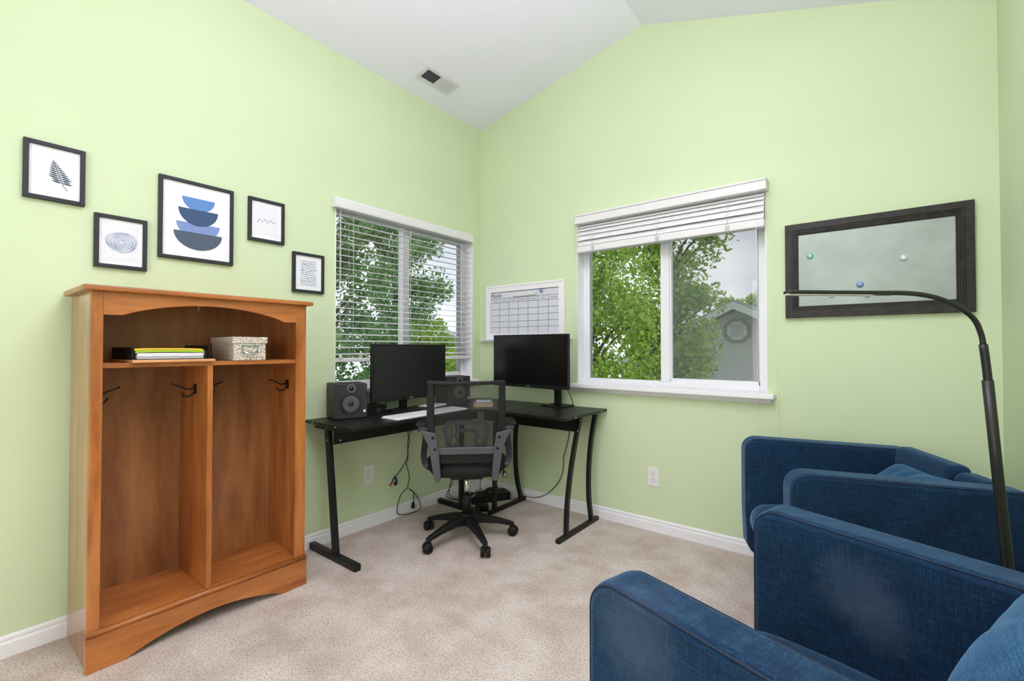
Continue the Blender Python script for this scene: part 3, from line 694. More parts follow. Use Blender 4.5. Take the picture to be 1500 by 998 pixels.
# left end frame: leaning straight leg on a foot bar
def straight(y):
    a = MB().sweep([(.172, y, .716), (.258, y, .035)], .024, .042, (0, 1, 0)); Q('leg', a, 'black_metal', bev=.003)
    Q('foot_bar', MB().box(.012, .462, y - .018, y + .018, 0, .036), 'black_metal', bev=.004)
    Q('top_bracket', MB().box(.06, .40, y - .014, y + .014, .690, .716), 'black_metal')
straight(-1.437)
Q('leg', MB().sweep([(.24, -.46, .716), (.24, -.46, .03)], .03, .03, (0, 1, 0)), 'black_metal', bev=.002)
Q('foot_bar', MB().box(.012, .42, -.478, -.446, 0, .034), 'black_metal', bev=.004)
def curved(x):
    fr = spline([(x, -.262, .716), (x, -.335, .54), (x, -.392, .36), (x, -.428, .18), (x, -.438, .03)], 6)
    ba = spline([(x, -.062, .716), (x, -.125, .54), (x, -.157, .36), (x, -.158, .18), (x, -.128, .03)], 6)
    Q('leg', MB().sweep(fr, .024, .026, (1, 0, 0)), 'black_metal'); Q('leg', MB().sweep(ba, .024, .026, (1, 0, 0)), 'black_metal')
    Q('foot_bar', MB().box(x - .014, x + .014, -.535, -.045, 0, .026), 'black_metal', bev=.003)
curved(1.085); 
x = .47
fr = [(x, -.36, .716), (x, -.372, .03)]; ba = spline([(x, -.09, .716), (x, -.128, .54), (x, -.135, .36), (x, -.115, .18), (x, -.068, .026)], 6)
Q('leg', MB().sweep(fr, .024, .026, (1, 0, 0)), 'black_metal'); Q('leg', MB().sweep(ba, .024, .026, (1, 0, 0)), 'black_metal')
Q('foot_bar', MB().box(x - .014, x + .014, -.43, -.022, 0, .026), 'black_metal', bev=.003)
def dot(p, ax):
    sw = MB(); M = Matrix.Translation(p) @ (Matrix.Rotation(PI / 2, 4, 'X') if ax == 'y' else Matrix.Rotation(PI / 2, 4, 'Y')); sw.lathe([(.0045, 0), (.004, .002), (.001, .003)], (0, 0, 0), 10, M); Q('screw', sw, 'screw_silver')
for p in ((.175, -1.449, .70), (.187, -1.449, .635), (.10, -1.4875, .726), (.33, -1.4875, .726)): dot(p, 'y')
for p in ((1.148, -.10, .726), (1.148, -.43, .726), (1.098, -.29, .69), (1.098, -.32, .625)): dot(p, 'x')
for p in ((.267, -1.42, .70), (.267, -1.42, .64)): dot(p, 'x')

# ------------------------------------------------------------------ monitors
def monitor(label, loc, rz, w, h, z0, z1, neck, base, lean_mat, bracket=None, scr='screen_black'):
    # local: x along the screen width, -y faces the viewer
    t = thing('monitor', label, 'monitor', loc, rz, 'monitors on the desk')
    hs = MB().box(-w / 2, w / 2, -.012, .012, z0, z1).box(-w * .36, w * .36, .012, .045, z0 + .05, z1 - .09)
    part('housing', hs, 'black_plastic', t, bev=.004, seg=3)
    part('screen', MB().box(-w / 2 + .009, w / 2 - .009, -.0135, -.0115, z0 + .022, z1 - .009), scr, t)
    part('stand_neck', neck, 'black_plastic', t, bev=.003); part('stand_base', base, 'black_plastic', t, bev=.003)
    if bracket: part('tilt_bracket', bracket, 'black_plastic', t, bev=.003)
    text('brand_mark', 'DELL', .014, 'screw_silver', t, Matrix.Translation((.0, -.0125, z0 + .010)) @ Matrix.Rotation(PI / 2, 4, 'X'), label='small silver lettering on the lower bezel')
    return t
# left monitor faces +x
nk = MB().sweep([(0, .075, .015), (0, .070, .20)], .055, .02, (1, 0, 0)).box(-.045, .045, .02, .08, .15, .24)
bs = MB().lathe([(.125, 0), (.128, .004), (.122, .010), (.06, .014), (.001, .015)], (0, .02, 0), 36)
monitor('black computer monitor standing before the blinds window, left of the pair', (.205, -.890, DZ), PI / 2 - .0, .592, .348, .078, .426, nk, bs, None, scr='screen_matte')
nk = MB().box(.098, .150, .150, .172, .01, .25); bs = MB().box(.03, .205, .09, .245, 0, .010)
br = MB().add([(-.04, .01, .132), (.15, .01, .132), (.15, .175, .110), (.09, .175, .110), (-.04, .01, .20), (.15, .01, .20), (.15, .175, .17), (.09, .175, .17)], [(0, 1, 2, 3), (4, 7, 6, 5), (0, 4, 5, 1), (1, 5, 6, 2), (2, 6, 7, 3), (3, 7, 4, 0)])
monitor('black computer monitor in front of the calendar board, right of the pair', (.695, -.270, DZ), R(-1.5), .636, .36, .135, .495, nk, bs, None, br)

# speakers: local -y front
def speaker(label, loc, rz, w=.186, d=.175, h=.200):
    t = thing('bookshelf_speaker', label, 'speaker', loc, rz, 'pair of desk speakers')
    part('cabinet', MB().box(-w / 2, w / 2, -d / 2, d / 2, .004, h), 'speaker_vinyl', t, bev=.004, seg=3)
    F = Matrix.Translation((0, -d / 2, 0)) @ Matrix.Rotation(PI / 2, 4, 'X')
    M = Matrix.Translation((0, -d / 2, .088)) @ Matrix.Rotation(PI / 2, 4, 'X')
    part('woofer_surround', MB().lathe([(.060, -.001), (.060, .003), (.056, .006), (.050, .004), (.046, .001)], n=36, M=M, caps=False), 'speaker_rubber', t)
    part('woofer_cone', MB().lathe([(.047, .004), (.043, .0055), (.038, .003), (.018, .0005), (.018, .001)], n=36, M=M), 'speaker_cone', t)
    part('dust_cap', MB().lathe([(.018, .0015), (.015, .006), (.008, .009), (.001, .010)], n=24, M=M), 'speaker_rubber', t)
    M2 = Matrix.Translation((.004, -d / 2, .172)) @ Matrix.Rotation(PI / 2, 4, 'X')
    part('tweeter', MB().lathe([(.026, -.001), (.026, .003), (.022, .004), (.013, .0012)], n=30, M=M2, caps=False), 'speaker_cone', t)
    part('tweeter_dome', MB().lathe([(.013, .001), (.011, .005), (.005, .008), (.001, .0085)], n=20, M=M2), 'black_gloss', t)
    part('badge', MB().lathe([(.0075, 0), (.007, .002)], n=16, M=Matrix.Translation((.078, -d / 2, .042)) @ Matrix.Rotation(PI / 2, 4, 'X')), 'plug_white', t)
    part('base_plate', MB().box(-w / 2 + .01, w / 2 - .01, -d / 2 + .01, d / 2 - .01, 0, .004), 'caster_black', t)
speaker('black two-way speaker at the left end of the desk', (.120, -1.290, DZ), R(90 - 18.3))
speaker('black two-way speaker seen through the mesh chair back', (.128, -.435, DZ), R(90 - 14))

o = thing('computer_box', 'low black electronic box with ring mark between speaker and left monitor', 'electronic box', (.095, -1.12, DZ))
part('case', MB().box(.03, .16, -1.182, -1.045, DZ, DZ + .055), 'black_plastic', o, world=True, bev=.004, seg=3)
part('ring_mark', MB().tube([(.1615, -1.100 + .012 * math.cos(a * PI / 3), DZ + .026 + .012 * math.sin(a * PI / 3)) for a in range(7)], .0013, 6), 'ink_grey', o, world=True)
kb = thing('keyboard', 'slim white full-size keyboard near the front edge of the desk', 'keyboard', (.382, -.905, DZ)); kb.rotation_euler.z = R(1.0)
part('keyboard_body', MB().box(-.07, .07, -.288, .288, 0, .009), 'white_key', kb, bev=.003)
ky = MB()
for r_ in range(5):
    for c in range(28):
        y = -.280 + c * .02
        if r_ == 4 and 8 <= c <= 15: continue
        ky.box(-.062 + r_ * .0255, -.062 + r_ * .0255 + .0225, y, y + .0178, .009, .0125)
ky.box(-.062 + 4 * .0255, -.062 + 4 * .0255 + .0225, -.28 + .16, -.28 + .3178, .009, .0125)
part('keys', ky, 'white_key', kb, kind='stuff')
ph = thing('paper_stack', 'small pile of papers and a pad between monitor stand and right speaker', 'papers', (.16, -.66, DZ)); ph.rotation_euler.z = R(20)
part('pad', MB().box(-.07, .07, -.085, .085, 0, .010), 'book_cover_dark', ph)
part('sheets', MB().box(-.068, .066, -.08, .082, .010, .013).box(-.06, .062, -.07, .08, .013, .016, Matrix.Rotation(R(6), 4, 'Z')), 'paper_white', ph)
def book(label, z, w, d, h, cx, cy, rz, cover, pages):
    t = thing('book', label, 'book', (cx, cy, z), rz, 'books stacked on the desk corner')
    part('cover', MB().box(-w / 2, w / 2, -d / 2, d / 2, h - .003, h).box(-w / 2, w / 2, -d / 2, d / 2, 0, .003).box(-w / 2, -w / 2 + .003, -d / 2, d / 2, 0, h), cover, t)
    part('pages', MB().box(-w / 2 + .003, w / 2 - .003, -d / 2 + .002, d / 2 - .003, .003, h - .003), pages, t)
book('thick tan book at the bottom of the pair on the desk corner', DZ, .135, .13, .026, .395, -.405, R(43), 'book_tan', 'book_tan')
book('thinner white-edged dark book on top of the tan book', DZ + .026, .110, .11, .022, .385, -.395, R(45), 'book_cover_dark', 'book_blue_white')

# ------------------------------------------------------------------ office chair (local: +y forward, seen from behind)
ch = thing('office_chair', 'black mesh-back swivel office chair with grey plastic arms at the desk', 'office chair', (.612, -.797, 0), R(43))
C_ = lambda n, mb, m, **k: part(n, mb, m, ch, **k)
YB = -.22
# star base; caster angles measured in the world, converted to local
base = MB()
for k in range(5):
    a = R(-97.0 + 72 * k - 43); d = Vector((math.cos(a), math.sin(a), 0)); sd = Vector((-d.y, d.x, 0))
    pts = [d * .02 + Vector((0, 0, .118)), d * .10 + Vector((0, 0, .114)), d * .19 + Vector((0, 0, .096)), d * .262 + Vector((0, 0, .076)), d * .285 + Vector((0, 0, .066))]
    L_ = MB().sweep(pts, [.062, .05, .038, .030, .026], [.05, .042, .03, .026, .024], sd)
    C_('base_leg', L_, 'black_plastic', bev=.006, seg=3)
    cs = MB(); c0 = d * .280
    side = Vector((math.cos(a + 1.1), math.sin(a + 1.1), 0)); ang = math.atan2(side.y, side.x)
    for s_ in (-1, 1):
        M = Matrix.Translation((c0.x, c0.y, .029)) @ Matrix.Rotation(ang, 4, 'Z') @ Matrix.Rotation(PI / 2, 4, 'Y')
        cs.lathe([(.020, s_ * .007), (.029, s_ * .008), (.029, s_ * .020), (.022, s_ * .027), (.004, s_ * .028)] if s_ > 0 else [(.004, -.028), (.022, -.027), (.029, -.020), (.029, -.008), (.020, -.007)], n=22, M=M)
    cs.tube([(c0.x, c0.y, .030), (c0.x, c0.y, .068)], .008, 10)
    M = Matrix.Translation((c0.x, c0.y, .036)) @ Matrix.Rotation(ang, 4, 'Z'); cs.box(-.009, .009, -.022, .022, -.006, .016, M)
    C_('caster', cs, 'caster_black')
C_('base_hub', MB().lathe([(.040, .085), (.044, .095), (.040, .125), (.034, .142), (.030, .150)], n=28), 'black_plastic')
C_('column_cover', MB().lathe([(.027, .14), (.026, .26), (.024, .262)], n=24), 'black_plastic')
C_('gas_lift', MB().lathe([(.0155, .25), (.0155, .385)], n=20), 'chrome')
C_('seat_mechanism', MB().box(-.09, .09, -.10, .12, .375, .415), 'black_metal', bev=.006)
C_('height_lever', MB().tube([(.06, .02, .400), (.19, .0, .412), (.215, -.01, .408), (.225, -.015, .395)], .005, 10), 'black_metal')
kn = C_('lever_knob', MB().lathe([(.004, 0), (.013, -.006), (.016, -.02), (.012, -.034), (.004, -.038)][::-1], (.226, -.016, .398), 18), 'gunmetal')
# seat
def cushion(w, d, z0, z1, r=.5, nx=14, ny=14, bulge=.02, taper=0):
    mb = MB(); vs = []
    def shape(u, v_, top):
        q = (abs(u) ** 4 + abs(v_) ** 4) ** .25
        return q
    for lay in range(2):
        for j in range(ny + 1):
            for i in range(nx + 1):
                u = -1 + 2 * i / nx; v_ = -1 + 2 * j / ny
                # squircle mapping
                x = u * math.sqrt(1 - .28 * v_ * v_) ; y = v_ * math.sqrt(1 - .28 * u * u)
                e = max(abs(u), abs(v_)); edge = (1 - e ** 6) ** .5 if e < 1 else 0
                zm = (z0 + z1) / 2; hh = (z1 - z0) / 2
                z = zm + (hh * edge + bulge * (1 - u * u) * (1 - v_ * v_)) if lay else zm - hh * edge
                wt = 1 - taper * (1 - (v_ + 1) / 2)
                vs.append((x * w / 2 * wt * 1.05, y * d / 2 * 1.05, z))
    n1 = (nx + 1) * (ny + 1); fs = []
    for j in range(ny):
        for i in range(nx):
            a = j * (nx + 1) + i; fs.append((a + n1, a + n1 + 1, a + n1 + nx + 2, a + n1 + nx + 1)); fs.append((a, a + nx + 1, a + nx + 2, a + 1))
    mb.add(vs, fs, True); return mb
def weld(o):
    b = bmesh.new(); b.from_mesh(o.data); bmesh.ops.remove_doubles(b, verts=b.verts, dist=.0004); bmesh.ops.recalc_face_normals(b, faces=b.faces)
    for f in b.faces: f.smooth = True
    b.to_mesh(o.data); b.free(); return o
se = cushion(.50, .48, .398, .500, bulge=.008, taper=.12); se.v = [(x, y + .035, z) for x, y, z in se.v]
weld(C_('seat', se, 'seat_fabric_black'))
def zpx(py): return 1.141 - (py - 509) * .00379
# back: straight uprights, top bar
def yb(z): return YB - .05 * max(0, (z - .58)) - .02 * max(0, .58 - z)
fr = MB()
for s_ in (-1, 1):
    fr.sweep([(s_ * .196, yb(z), z) for z in (.60, .68, .80, .90, .955)], [.048, .045, .040, .037, .034], [.022] * 5, (1, 0, 0))
fr.sweep(spline([(-.213, yb(.95), .950), (-.1, yb(.95) - .012, .946), (0, yb(.95) - .016, .945), (.1, yb(.95) - .012, .946), (.213, yb(.95), .950)], 4), .020, .024, (0, 0, 1))
C_('back_frame', fr, 'black_plastic', bev=.004)
ms = MB(); vs = []; nx, nz_ = 12, 10
for j in range(nz_ + 1):
    z = .590 + (.942 - .590) * j / nz_
    for i in range(nx + 1):
        x = -.185 + .37 * i / nx; vs.append((x, yb(z) + .004 - .012 * (1 - (x / .185) ** 2), z))
ms.add(vs, [(j * (nx + 1) + i, j * (nx + 1) + i + 1, (j + 1) * (nx + 1) + i + 1, (j + 1) * (nx + 1) + i) for j in range(nz_) for i in range(nx)], True)
C_('back_mesh', ms, 'mesh_net', recalc=False)
# lower grey cross bar and lumbar loops
C_('cross_bar', MB().box(-.165, .165, YB - .016, YB + .012, .552, .592), 'grey_shell', bev=.005, seg=3)
lo = MB()
for (wt, wb_, zt, th_) in ((.118, .098, .722, .024), (.062, .045, .680, .018)):
    y = YB + .014
    P1 = spline([(-wb_, y, .585), (-wb_ - (wt - wb_) * .5, y, .64), (-wt, y, zt - .028), (-wt + .014, y, zt - .006), (-wt + .035, y, zt), (0, y, zt + .002), (wt - .035, y, zt), (wt - .014, y, zt - .006), (wt, y, zt - .028), (wb_ + (wt - wb_) * .5, y, .64), (wb_, y, .585)], 4)
    lo.sweep(P1, .012, th_, (0, 1, 0))
for s_ in (-1, 1):
    lo.prism([(s_ * .03, .588), (s_ * .115, .588), (s_ * .098, .612), (s_ * .086, .600), (s_ * .076, .600), (s_ * .066, .612), (s_ * .058, .612), (s_ * .046, .600)], y - .006, y + .006, 'y')
C_('lumbar_support', lo, 'grey_shell', bev=.002)
C_('rear_bracket', MB().box(-.165, .165, YB + .0, YB + .03, .500, .552), 'caster_black', bev=.004)
for s_ in (-1, 1):
    # tapered grey rear strut with bolts
    o_ = [(.150, .680), (.214, .700), (.250, .690), (.246, .66), (.222, .60), (.200, .52), (.186, .430), (.176, .412), (.150, .414), (.142, .43), (.150, .52), (.156, .58), (.150, .62)]
    o_ = [(.163, .672), (.200, .680), (.246, .694), (.250, .684), (.232, .660), (.212, .618), (.198, .570), (.185, .490), (.175, .425), (.166, .410), (.146, .410), (.138, .425), (.143, .50), (.148, .57), (.156, .62)]
    pts = [(s_ * a, b) for a, b in o_];
    st_ = C_('arm_strut', MB().prism(pts, YB - .034, YB - .014, 'y'), 'grey_shell', bev=.005, seg=3)
    for (a, b) in ((.180, .650), (.170, .588)):
        bt = MB(); bt.lathe([(.008, 0), (.008, .003), (.005, .0035)], n=14, M=Matrix.Translation((s_ * a, YB - .034, b)) @ Matrix.Rotation(PI / 2, 4, 'X')); part('bolt', bt, 'caster_black', st_)
    X = s_ * .252
    loop = spline([(s_ * .235, YB - .02, .690), (X, YB + .05, .700), (X, YB + .16, .700), (X, YB + .27, .690), (X, YB + .315, .655), (X, YB + .29, .58), (X, YB + .20, .505), (s_ * .235, YB + .15, .455), (s_ * .20, YB + .15, .430)], 5)
    C_('armrest', MB().sweep(loop, [.046] * 18 + [.036] * (len(loop) - 18), .020, (1, 0, 0)), 'shell_dark', bev=.006, seg=3)
    C_('armrest_pad', MB().sweep([(X, YB + .02, .712), (X, YB + .14, .716), (X, YB + .27, .706)], .058, .018, (1, 0, 0)), 'black_plastic', bev=.006, seg=3)

# ------------------------------------------------------------------ floor clutter and cables
ps = thing('power_supply_box', 'black flat power box lying on the carpet under the desk corner', 'power box', (.262, -.190, 0)); ps.rotation_euler.z = R(62)
part('case', MB().box(-.15, .15, -.065, .065, 0, .055), 'black_plastic', ps, bev=.006, seg=3)
part('cable_lump', MB().lathe([(.045, .05), (.05, .06), (.035, .08), (.01, .085)], (.02, .01, 0), 16), 'cable_black', ps)
ca = thing('charger', 'white plug-in charger cube beside the power box under the desk', 'charger', (.180, -.378, .0)); ca.rotation_euler.z = R(45)
part('cube', MB().box(-.022, .022, -.018, .018, .045, .105), 'plug_white', ca, bev=.004, seg=3)
part('plug_block', MB().box(-.024, .024, -.02, .02, 0, .045), 'black_plastic', ca)
part('cord_loop', MB().tube(spline([(.02, .0, .09), (.06, .01, .10), (.085, .0, .075), (.06, -.02, .06), (.03, -.02, .065), (.05, -.01, .085)], 6), .002, 6), 'cord_white', ca)
o = part('power_adapter', MB().box(-.045, .045, -.025, .025, 0, .045), 'black_plastic', bev=.005, seg=3); o.location = (.372, -.392, 0); o.rotation_euler.z = R(30); tag(o, 'black power adapter brick on the carpet behind the chair base', 'power adapter')
def cable(label, pts, r=.0028, n=7, name='cable'):
    P1 = spline(pts, n); o = part(name, MB().tube(P1, r, 8), 'cable_black'); recentre(o, P1[-1]); tag(o, label, 'cable', 'cables under the desk'); return o
vc = thing('cable', 'black cable hanging down the left wall ending in red and blue plugs', 'cable', (.03, -.83, .23), group='cables under the desk')
part('cord', MB().tube(spline([(.03, -.760, .63), (.03, -.766, .56), (.032, -.755, .50), (.03, -.763, .461), (.028, -.770, .39), (.026, -.792, .351), (.022, -.84, .30), (.02, -.872, .277)], 6), .003, 8), 'cable_black', vc, world=True)
part('blue_plug', MB().tube([(.02, -.874, .277), (.02, -.893, .252)], .006, 8), 'plug_blue', vc, world=True)
part('red_plug', MB().tube([(.02, -.893, .250), (.02, -.910, .226)], .006, 8), 'plug_red', vc, world=True)
part('white_plug', MB().tube([(.014, -.878, .272), (.014, -.905, .245)], .005, 8).tube([(.02, -.910, .226), (.02, -.918, .212)], .006, 8), 'plug_white', vc, world=True)
part('connector', MB().tube(spline([(.022, -.868, .280), (.024, -.86, .262), (.024, -.855, .240), (.024, -.865, .225), (.024, -.872, .245)], 4), .006, 8), 'cable_black', vc, world=True)
vc = thing('cable', 'black looped power cable hanging against the baseboard left of the chair', 'cable', (.03, -.75, .02), group='cables under the desk')
part('cord', MB().tube(spline([(.036, -.752, .63), (.036, -.750, .57), (.03, -.768, .50), (.034, -.768, .40), (.034, -.783, .352), (.032, -.765, .30), (.032, -.755, .25), (.03, -.765, .20), (.03, -.775, .178), (.03, -.80, .172), (.028, -.835, .13), (.03, -.855, .060), (.03, -.840, .025), (.034, -.76, .008), (.04, -.68, .012), (.035, -.655, .035), (.03, -.675, .09), (.03, -.715, .14), (.03, -.752, .170), (.03, -.745, .168), (.028, -.715, .140), (.026, -.712, .10), (.026, -.714, .07)], 5), .003, 8), 'cable_black', vc, world=True)
part('plug', MB().lathe([(.004, .03), (.011, .02), (.013, 0), (.012, -.012)][::-1], (.026, -.716, .045), 10), 'black_plastic', vc, world=True)
cable('black cable from right monitor hanging under the desk to the floor', [(.86, -.02, .62), (.859, -.022, .551), (.842, -.022, .468), (.812, -.022, .368), (.806, -.022, .272), (.76, -.024, .17), (.66, -.03, .075), (.56, -.035, .036), (.47, -.045, .034), (.40, -.09, .006), (.32, -.11, .02)])
cable('black cable curving behind the right monitor stand down to the desk top', [(.830, -.09, .90), (.862, -.075, .87), (.895, -.06, .80), (.900, -.045, .745), (.87, -.040, .739)], .0028, 6)
cable('black cable hanging in front of the corner, left one behind the chair', [(.10, -.42, .60), (.10, -.43, .35), (.095, -.42, .18), (.09, -.435, .08), (.11, -.40, .03), (.16, -.32, .02)])
cable('black cable crossing others behind the chair column', [(.13, -.40, .60), (.13, -.405, .30), (.12, -.43, .16), (.08, -.45, .06), (.12, -.36, .012), (.2, -.28, .02)])
cable('black cable sagging from the desk to the power box', [(.14, -.42, .60), (.15, -.40, .26), (.18, -.38, .12), (.26, -.30, .07), (.27, -.25, .06)])
cable('black cable loop rising over the power box', [(.20, -.22, .07), (.19, -.20, .13), (.22, -.17, .165), (.27, -.13, .14), (.29, -.12, .07)])
# cables dangling by the window behind monitor
cable('thin black cable hanging behind the left monitor', [(.09, -.98, .93), (.085, -.99, .82), (.10, -1.0, .76), (.10, -1.03, .745)], .0025)

# ------------------------------------------------------------------ armchairs
def armchair(label, loc, rz, arm_mats=('blue_upholstery', 'blue_upholstery')):
    t = thing('armchair', label, 'armchair', loc, rz, 'pair of blue armchairs')      # local +y = front
    AW, AT, D, ZT, ZB = .3531, .098, .3286, .7246, .195
    A = lambda n, mb, m, **k: part(n, mb, m, t, **k)
    def prof(o=0):
        r = .060; pts = [(-D + .035 - o, ZB - o), (D - .03 + o, ZB - o), (D - .006 + o, ZB + .05), (D + o, ZB + .2)]
        for i in range(9):
            a = i * PI / 16; pts.append((D - r + (r + o) * math.cos(a), ZT - r + (r + o) * math.sin(a)))
        for i in range(5):
            a = PI / 2 + i * PI / 8; pts.append((-D + .03 + (.03 + o) * math.cos(a), ZT - .018 - .03 + (.03 + o) * math.sin(a)))
        return pts
    for s_ in (-1, 1):
        x0, x1 = sorted((s_ * AW, s_ * (AW - AT)))
        A('arm', MB().prism(prof(), x0, x1, 'x'), arm_mats[0 if s_ < 0 else 1], bev=.020, seg=5)
        sm = MB()
        for xx in (x0 + .014, x1 - .014):
            out = 1 if xx > (x0 + x1) / 2 else -1
            P1 = [(xx + out * .0085, a, b) for a, b in prof(-.0055)]; P1 = P1[1:]
            sm.tube(P1, .0022, 6)
        A('piping', sm, 'blue_piping')
    # seat base + cushion
    A('seat_base', MB().box(-AW + AT + .002, AW - AT - .002, -.25, .285, .20, .335), 'blue_upholstery', bev=.012, seg=3)
    cu = cushion(2 * (AW - AT) - .004, .57, .325, .456, bulge=.010); cu.v = [(x * 1.03, y * .985 + .072, z) for x, y, z in cu.v]
    weld(A('seat_cushion', cu, 'blue_upholstery', sub=1))
    # backrest: two upholstered panels side by side
    ix = AW - AT + .004
    for (a, b, zt) in ((-.10, ix, .722), (-ix, -.104, .708)):
        vs = [(a, -D + .105, .30), (b, -D + .105, .30), (b, -D + .012, .30), (a, -D + .012, .30), (a, -D + .075, zt), (b, -D + .075, zt), (b, -D + .0, zt), (a, -D + .0, zt)]
        A('backrest', MB().add(vs, [(0, 3, 2, 1), (4, 5, 6, 7), (0, 1, 5, 4), (1, 2, 6, 5), (2, 3, 7, 6), (3, 0, 4, 7)]), 'blue_upholstery', bev=.028, seg=5)
    for sx in (-1, 1):
        for sy in (-1, 1):
            A('leg', MB().tube([(sx * .29, sy * .235 - .0, .205), (sx * .305, sy * .25, 0)], [.022, .013], 14), 'leg_wood')
    return t
armchair('blue woven fabric armchair in the far corner behind the lamp', (2.4742, -.5843, 0), 1.989)
armchair('blue woven fabric armchair nearest the viewer with dusty arm', (2.5231, -1.8023, 0), 1.2931, ('blue_upholstery_worn', 'blue_upholstery_stained'))
def pillow(w, h, th, seed=1, nx=26, wr=.012):
    mb = MB(); vs = []
    for lay in (1, -1):
        for j in range(nx + 1):
            for i in range(nx + 1):
                u = -1 + 2 * i / nx; v_ = -1 + 2 * j / nx
                x = u * (1 - .07 * (1 - v_ * v_)) ; z = v_ * (1 - .07 * (1 - u * u))
                e = max(0, (1 - u ** 4) * (1 - v_ ** 4)) ** .55
                nn = mnoise.noise(Vector((u * 1.7 + seed, v_ * 1.7, lay * 2))) * wr + mnoise.noise(Vector((u * 5 + seed, v_ * 2.5, lay))) * wr * .4
                vs.append((x * w / 2, lay * (th / 2 + nn) * e, z * h / 2))
    n1 = (nx + 1) ** 2; fs = []
    for j in range(nx):
        for i in range(nx):
            a = j * (nx + 1) + i; fs.append((a, a + 1, a + nx + 2, a + nx + 1)); fs.append((a + n1, a + n1 + nx + 1, a + n1 + nx + 2, a + n1 + 1))
    return mb.add(vs, fs, True)
o = weld(part('throw_pillow', pillow(.44, .44, .17, 2), 'blue_pillow_fabric', sub=1)); o.location = (2.700, -1.850, .590); o.rotation_euler = (R(-20), 0, R(-106)); tag(o, 'plump light blue throw pillow in the nearest armchair', 'pillow', 'blue throw pillows')
o = weld(part('throw_pillow', pillow(.46, .40, .13, 7, wr=.02), 'blue_pillow_fabric', sub=1)); o.location = (2.590, -.545, .535); o.rotation_euler = (R(-48), R(-3), R(-66)); tag(o, 'slumped teal-blue throw pillow in the far corner armchair', 'pillow', 'blue throw pillows')

# ------------------------------------------------------------------ floor lamp
fl = thing('floor_lamp', 'slim black arched reading floor lamp between the armchairs', 'floor lamp', (2.86, -.935, 0))
Q = lambda n, mb, m, **k: part(n, mb, m, fl, world=True, **k)
Q('lamp_base', MB().lathe([(.10, 0), (.10, .012), (.095, .018), (.02, .022), (.014, .04)], (2.86, -.935, 0), 36), 'lamp_metal')
Q('pole', MB().tube([(2.86, -.935, .03), (2.821, -.965, .541), (2.800, -.981, .819), (2.7835, -.994, 1.05)], .0125, 14), 'lamp_metal')
Q('upper_pole', MB().tube(spline([(2.785, -.993, 1.04), (2.781, -.996, 1.09), (2.775, -1.001, 1.150)], 4), .0098, 14), 'lamp_metal')
Q('gooseneck', MB().tube(spline([(2.775, -1.001, 1.150), (2.771, -1.004, 1.177), (2.756, -1.016, 1.219), (2.724, -1.041, 1.252), (2.672, -1.082, 1.280), (2.612, -1.128, 1.292), (2.545, -1.180, 1.292)], 6), .0068, 12), 'lamp_metal')
hd = MB(); a, b = Vector((2.575, -1.157, 1.292)), Vector((2.345, -1.336, 1.294)); dd = (b - a).normalized(); sd = Vector((-dd.y, dd.x, 0))
hd.sweep([a, a + dd * .04, b], [.018, .034, .034], [.014, .011, .011], sd)
h_ = Q('lamp_head', hd, 'lamp_metal', bev=.004, seg=3)
df = MB(); df.sweep([a + dd * .06 + Vector((0, 0, -.0062)), b + dd * .002 + Vector((0, 0, -.0062))], .026, .003, sd); part('diffuser', df, 'lamp_diffuser', h_, world=True)

# ------------------------------------------------------------------ outdoors
lw = struct('ground', MB().box(-30, 30, -12, 40, -2.8, -2.7), 'lawn_green')
def house(name, label, P0, xh, wall_w, apex, slope, yb_, bottom, rot=0, vent=True):
    t = thing('neighbor_house', label, 'house', P0, rot)
    # local: x across the gable, -y faces us, z up with origin at ground
    e = wall_w / 2; ez = apex - slope * e
    part('gable_wall', MB().prism([(-e, 0), (e, 0), (e, ez), (0, apex), (-e, ez)], 0, 7, 'y'), 'stucco_grey', t)
    for s_ in (-1, 1):
        q = [(0, apex + .02), (s_ * (e + .4), ez - slope * .4 + .02), (s_ * (e + .4), ez - slope * .4 + .18), (0, apex + .18)]
        part('roof_slope', MB().prism(q, -.35, 7.3, 'y'), 'roof_shingle', t)
        part('fascia', MB().prism([(0, apex + .0), (s_ * (e + .42), ez - slope * .42 + .0), (s_ * (e + .42), ez - slope * .42 + .14), (0, apex + .14)], -.40, -.35, 'y'), 'fascia_white', t)
    if vent:
        zc2 = apex - .42
        def octo(r): return [(r * math.cos(PI / 8 + k * PI / 4), zc2 + r * math.sin(PI / 8 + k * PI / 4)) for k in range(8)]
        v_ = part('vent_surround', MB().prism(octo(.27), -.03, 0, 'y'), 'vent_surround', t)
        g_ = MB().prism(octo(.195), -.05, -.03, 'y')
        gg = part('gable_vent', g_, 'fascia_white', t)
        l_ = MB()
        for k in range(6): l_.box(-.12, .12, -.056, -.05, zc2 - .115 + k * .042, zc2 - .115 + k * .042 + .014)
        part('louvres', l_, 'vent_surround', gg)
    return t
house('n', 'grey stucco neighbouring house with white octagonal gable vent seen through the right window', (.405, 7.3, -2.7), 0, 5.0, 4.60, .50, 7, 0)
house('n', 'distant pale house behind the trees seen through the left window blinds', (-10.5, 9.6, -2.7), 0, 4.6, 4.4, .42, 7, 0, rot=R(45), vent=False)
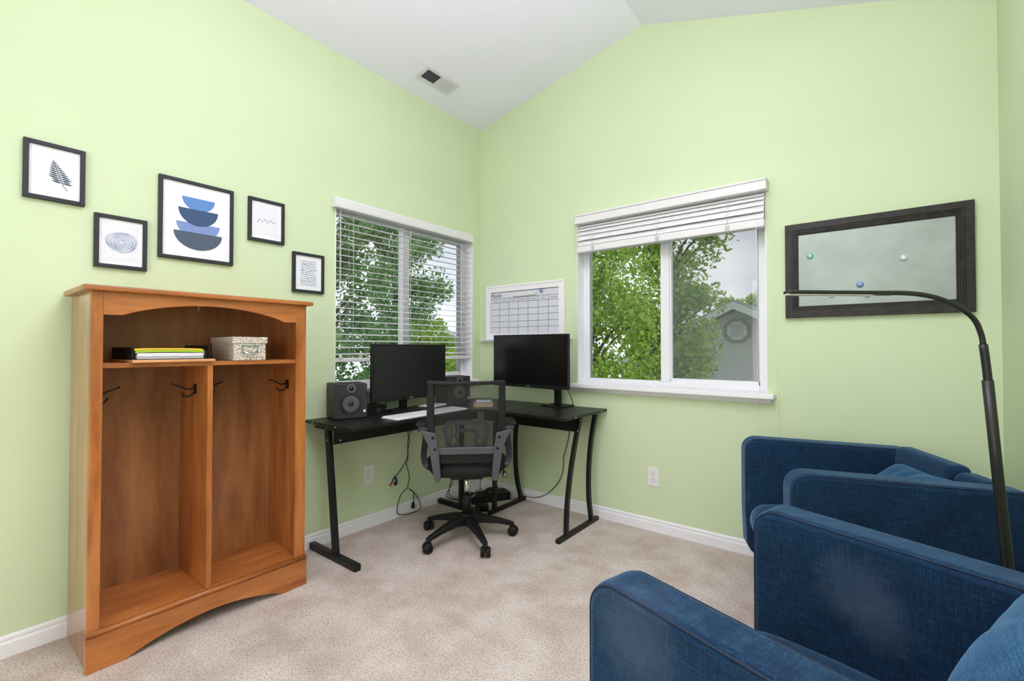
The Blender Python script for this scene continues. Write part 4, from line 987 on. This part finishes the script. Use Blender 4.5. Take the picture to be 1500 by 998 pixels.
def tree(label, base, H, rx, ry, z0, nleaf, leafsize, mt, seed, holes=0.0, nclump=70, kind='aspen_tree', group='trees outside the windows', shape=None):
    rnd = random.Random(seed); t = thing(kind, label, 'tree', base, 0, group)
    tr = MB(); tr.tube([(0, 0, 0), (.05, .03, H * .4), (-.03, .05, H * .8), (0, 0, H)], [.14, .10, .05, .015], 10)
    cl = []
    for i in range(nclump):
        z = z0 + (H * 1.02 - z0) * rnd.random() ; k = (z - z0) / (H - z0); prof_ = max(.12, math.sin(PI * min(1, max(.0, .12 + .80 * k))) ** .7)
        if shape: prof_ = shape(k)
        a = rnd.uniform(0, 2 * PI); rr = math.sqrt(rnd.uniform(.05, 1))
        cl.append(Vector((rx * prof_ * rr * math.cos(a), ry * prof_ * rr * math.sin(a), z)))
    for c in cl[::2]:
        st_ = Vector((0, 0, max(.5, c.z - .9))); mid = st_.lerp(c, .5) + Vector((0, 0, .12)); tr.tube([st_, mid, c], [.03, .018, .006], 6)
    part('trunk', tr, 'bark', t)
    vs = []; fs = []
    per = nleaf // nclump
    for c in cl:
        R0 = rnd.uniform(.22, .42)
        for _ in range(per):
            d = Vector((rnd.gauss(0, 1), rnd.gauss(0, 1), rnd.gauss(0, 1))).normalized() * R0 * rnd.random() ** .45
            p = c + d; s = leafsize * rnd.uniform(.6, 1.25)
            n = Vector((rnd.gauss(0, 1), rnd.gauss(0, 1), rnd.gauss(0, .8) + .5)).normalized(); u = n.orthogonal().normalized(); u = Matrix.Rotation(rnd.uniform(0, 2 * PI), 3, n) @ u; w = n.cross(u)
            o = len(vs); vs += [p - u * s * .5, p + w * s * .38 + n * s * .08, p + u * s * .62, p - w * s * .38 + n * s * .08]; fs.append((o, o + 1, o + 2, o + 3))
    mb = MB(); mb.v = [tuple(v) for v in vs]; mb.f = fs; mb.sm = [False] * len(fs)
    part('foliage', mb, mt, t, recalc=False, kind='stuff')
    return t
G = -2.7
tree('bright green leafy tree filling the left pane of the right window', (-.85, 3.3, G), 6.4, 1.05, .55, 2.0, 26000, .058, 'leaf_bright', 1, nclump=130, shape=lambda k: 1)
tree('tall leafy tree filling the screened right pane of the right window', (-.25, 5.0, G), 7.4, 1.35, .6, 1.6, 26000, .070, 'leaf_bright', 2, nclump=130, shape=lambda k: .12 + .92 * k)
tree('dark green tree close behind the lowered blinds, left part', (-3.4, .5, G), 7.8, 1.15, 1.1, 1.0, 42000, .062, 'leaf_dark', 3, nclump=190, shape=lambda k: 1)
tree('dark green tree behind the lowered blinds, right part with sky gaps', (-5.4, 3.3, G), 8.6, 1.5, 1.15, 1.6, 30000, .080, 'leaf_dark', 4, nclump=150, shape=lambda k: .75 + .4 * abs(k - .5))
tree('round yellow-green tree far behind the gabled house roof', (-1.4, 17.0, G), 5.6, 2.2, 1.0, 2.0, 8000, .14, 'leaf_bright', 5, nclump=60)
tree('lower bushy tree in front of the distant pale house', (-8.2, 6.2, G), 4.6, 2.0, 1.3, 1.0, 12000, .11, 'leaf_bright', 6, nclump=70)
tree('far tall tree rising past the gable roof at the right pane', (2.6, 22.5, G), 6.6, 1.6, 1.2, 2.0, 6000, .16, 'leaf_dark', 7, nclump=50)
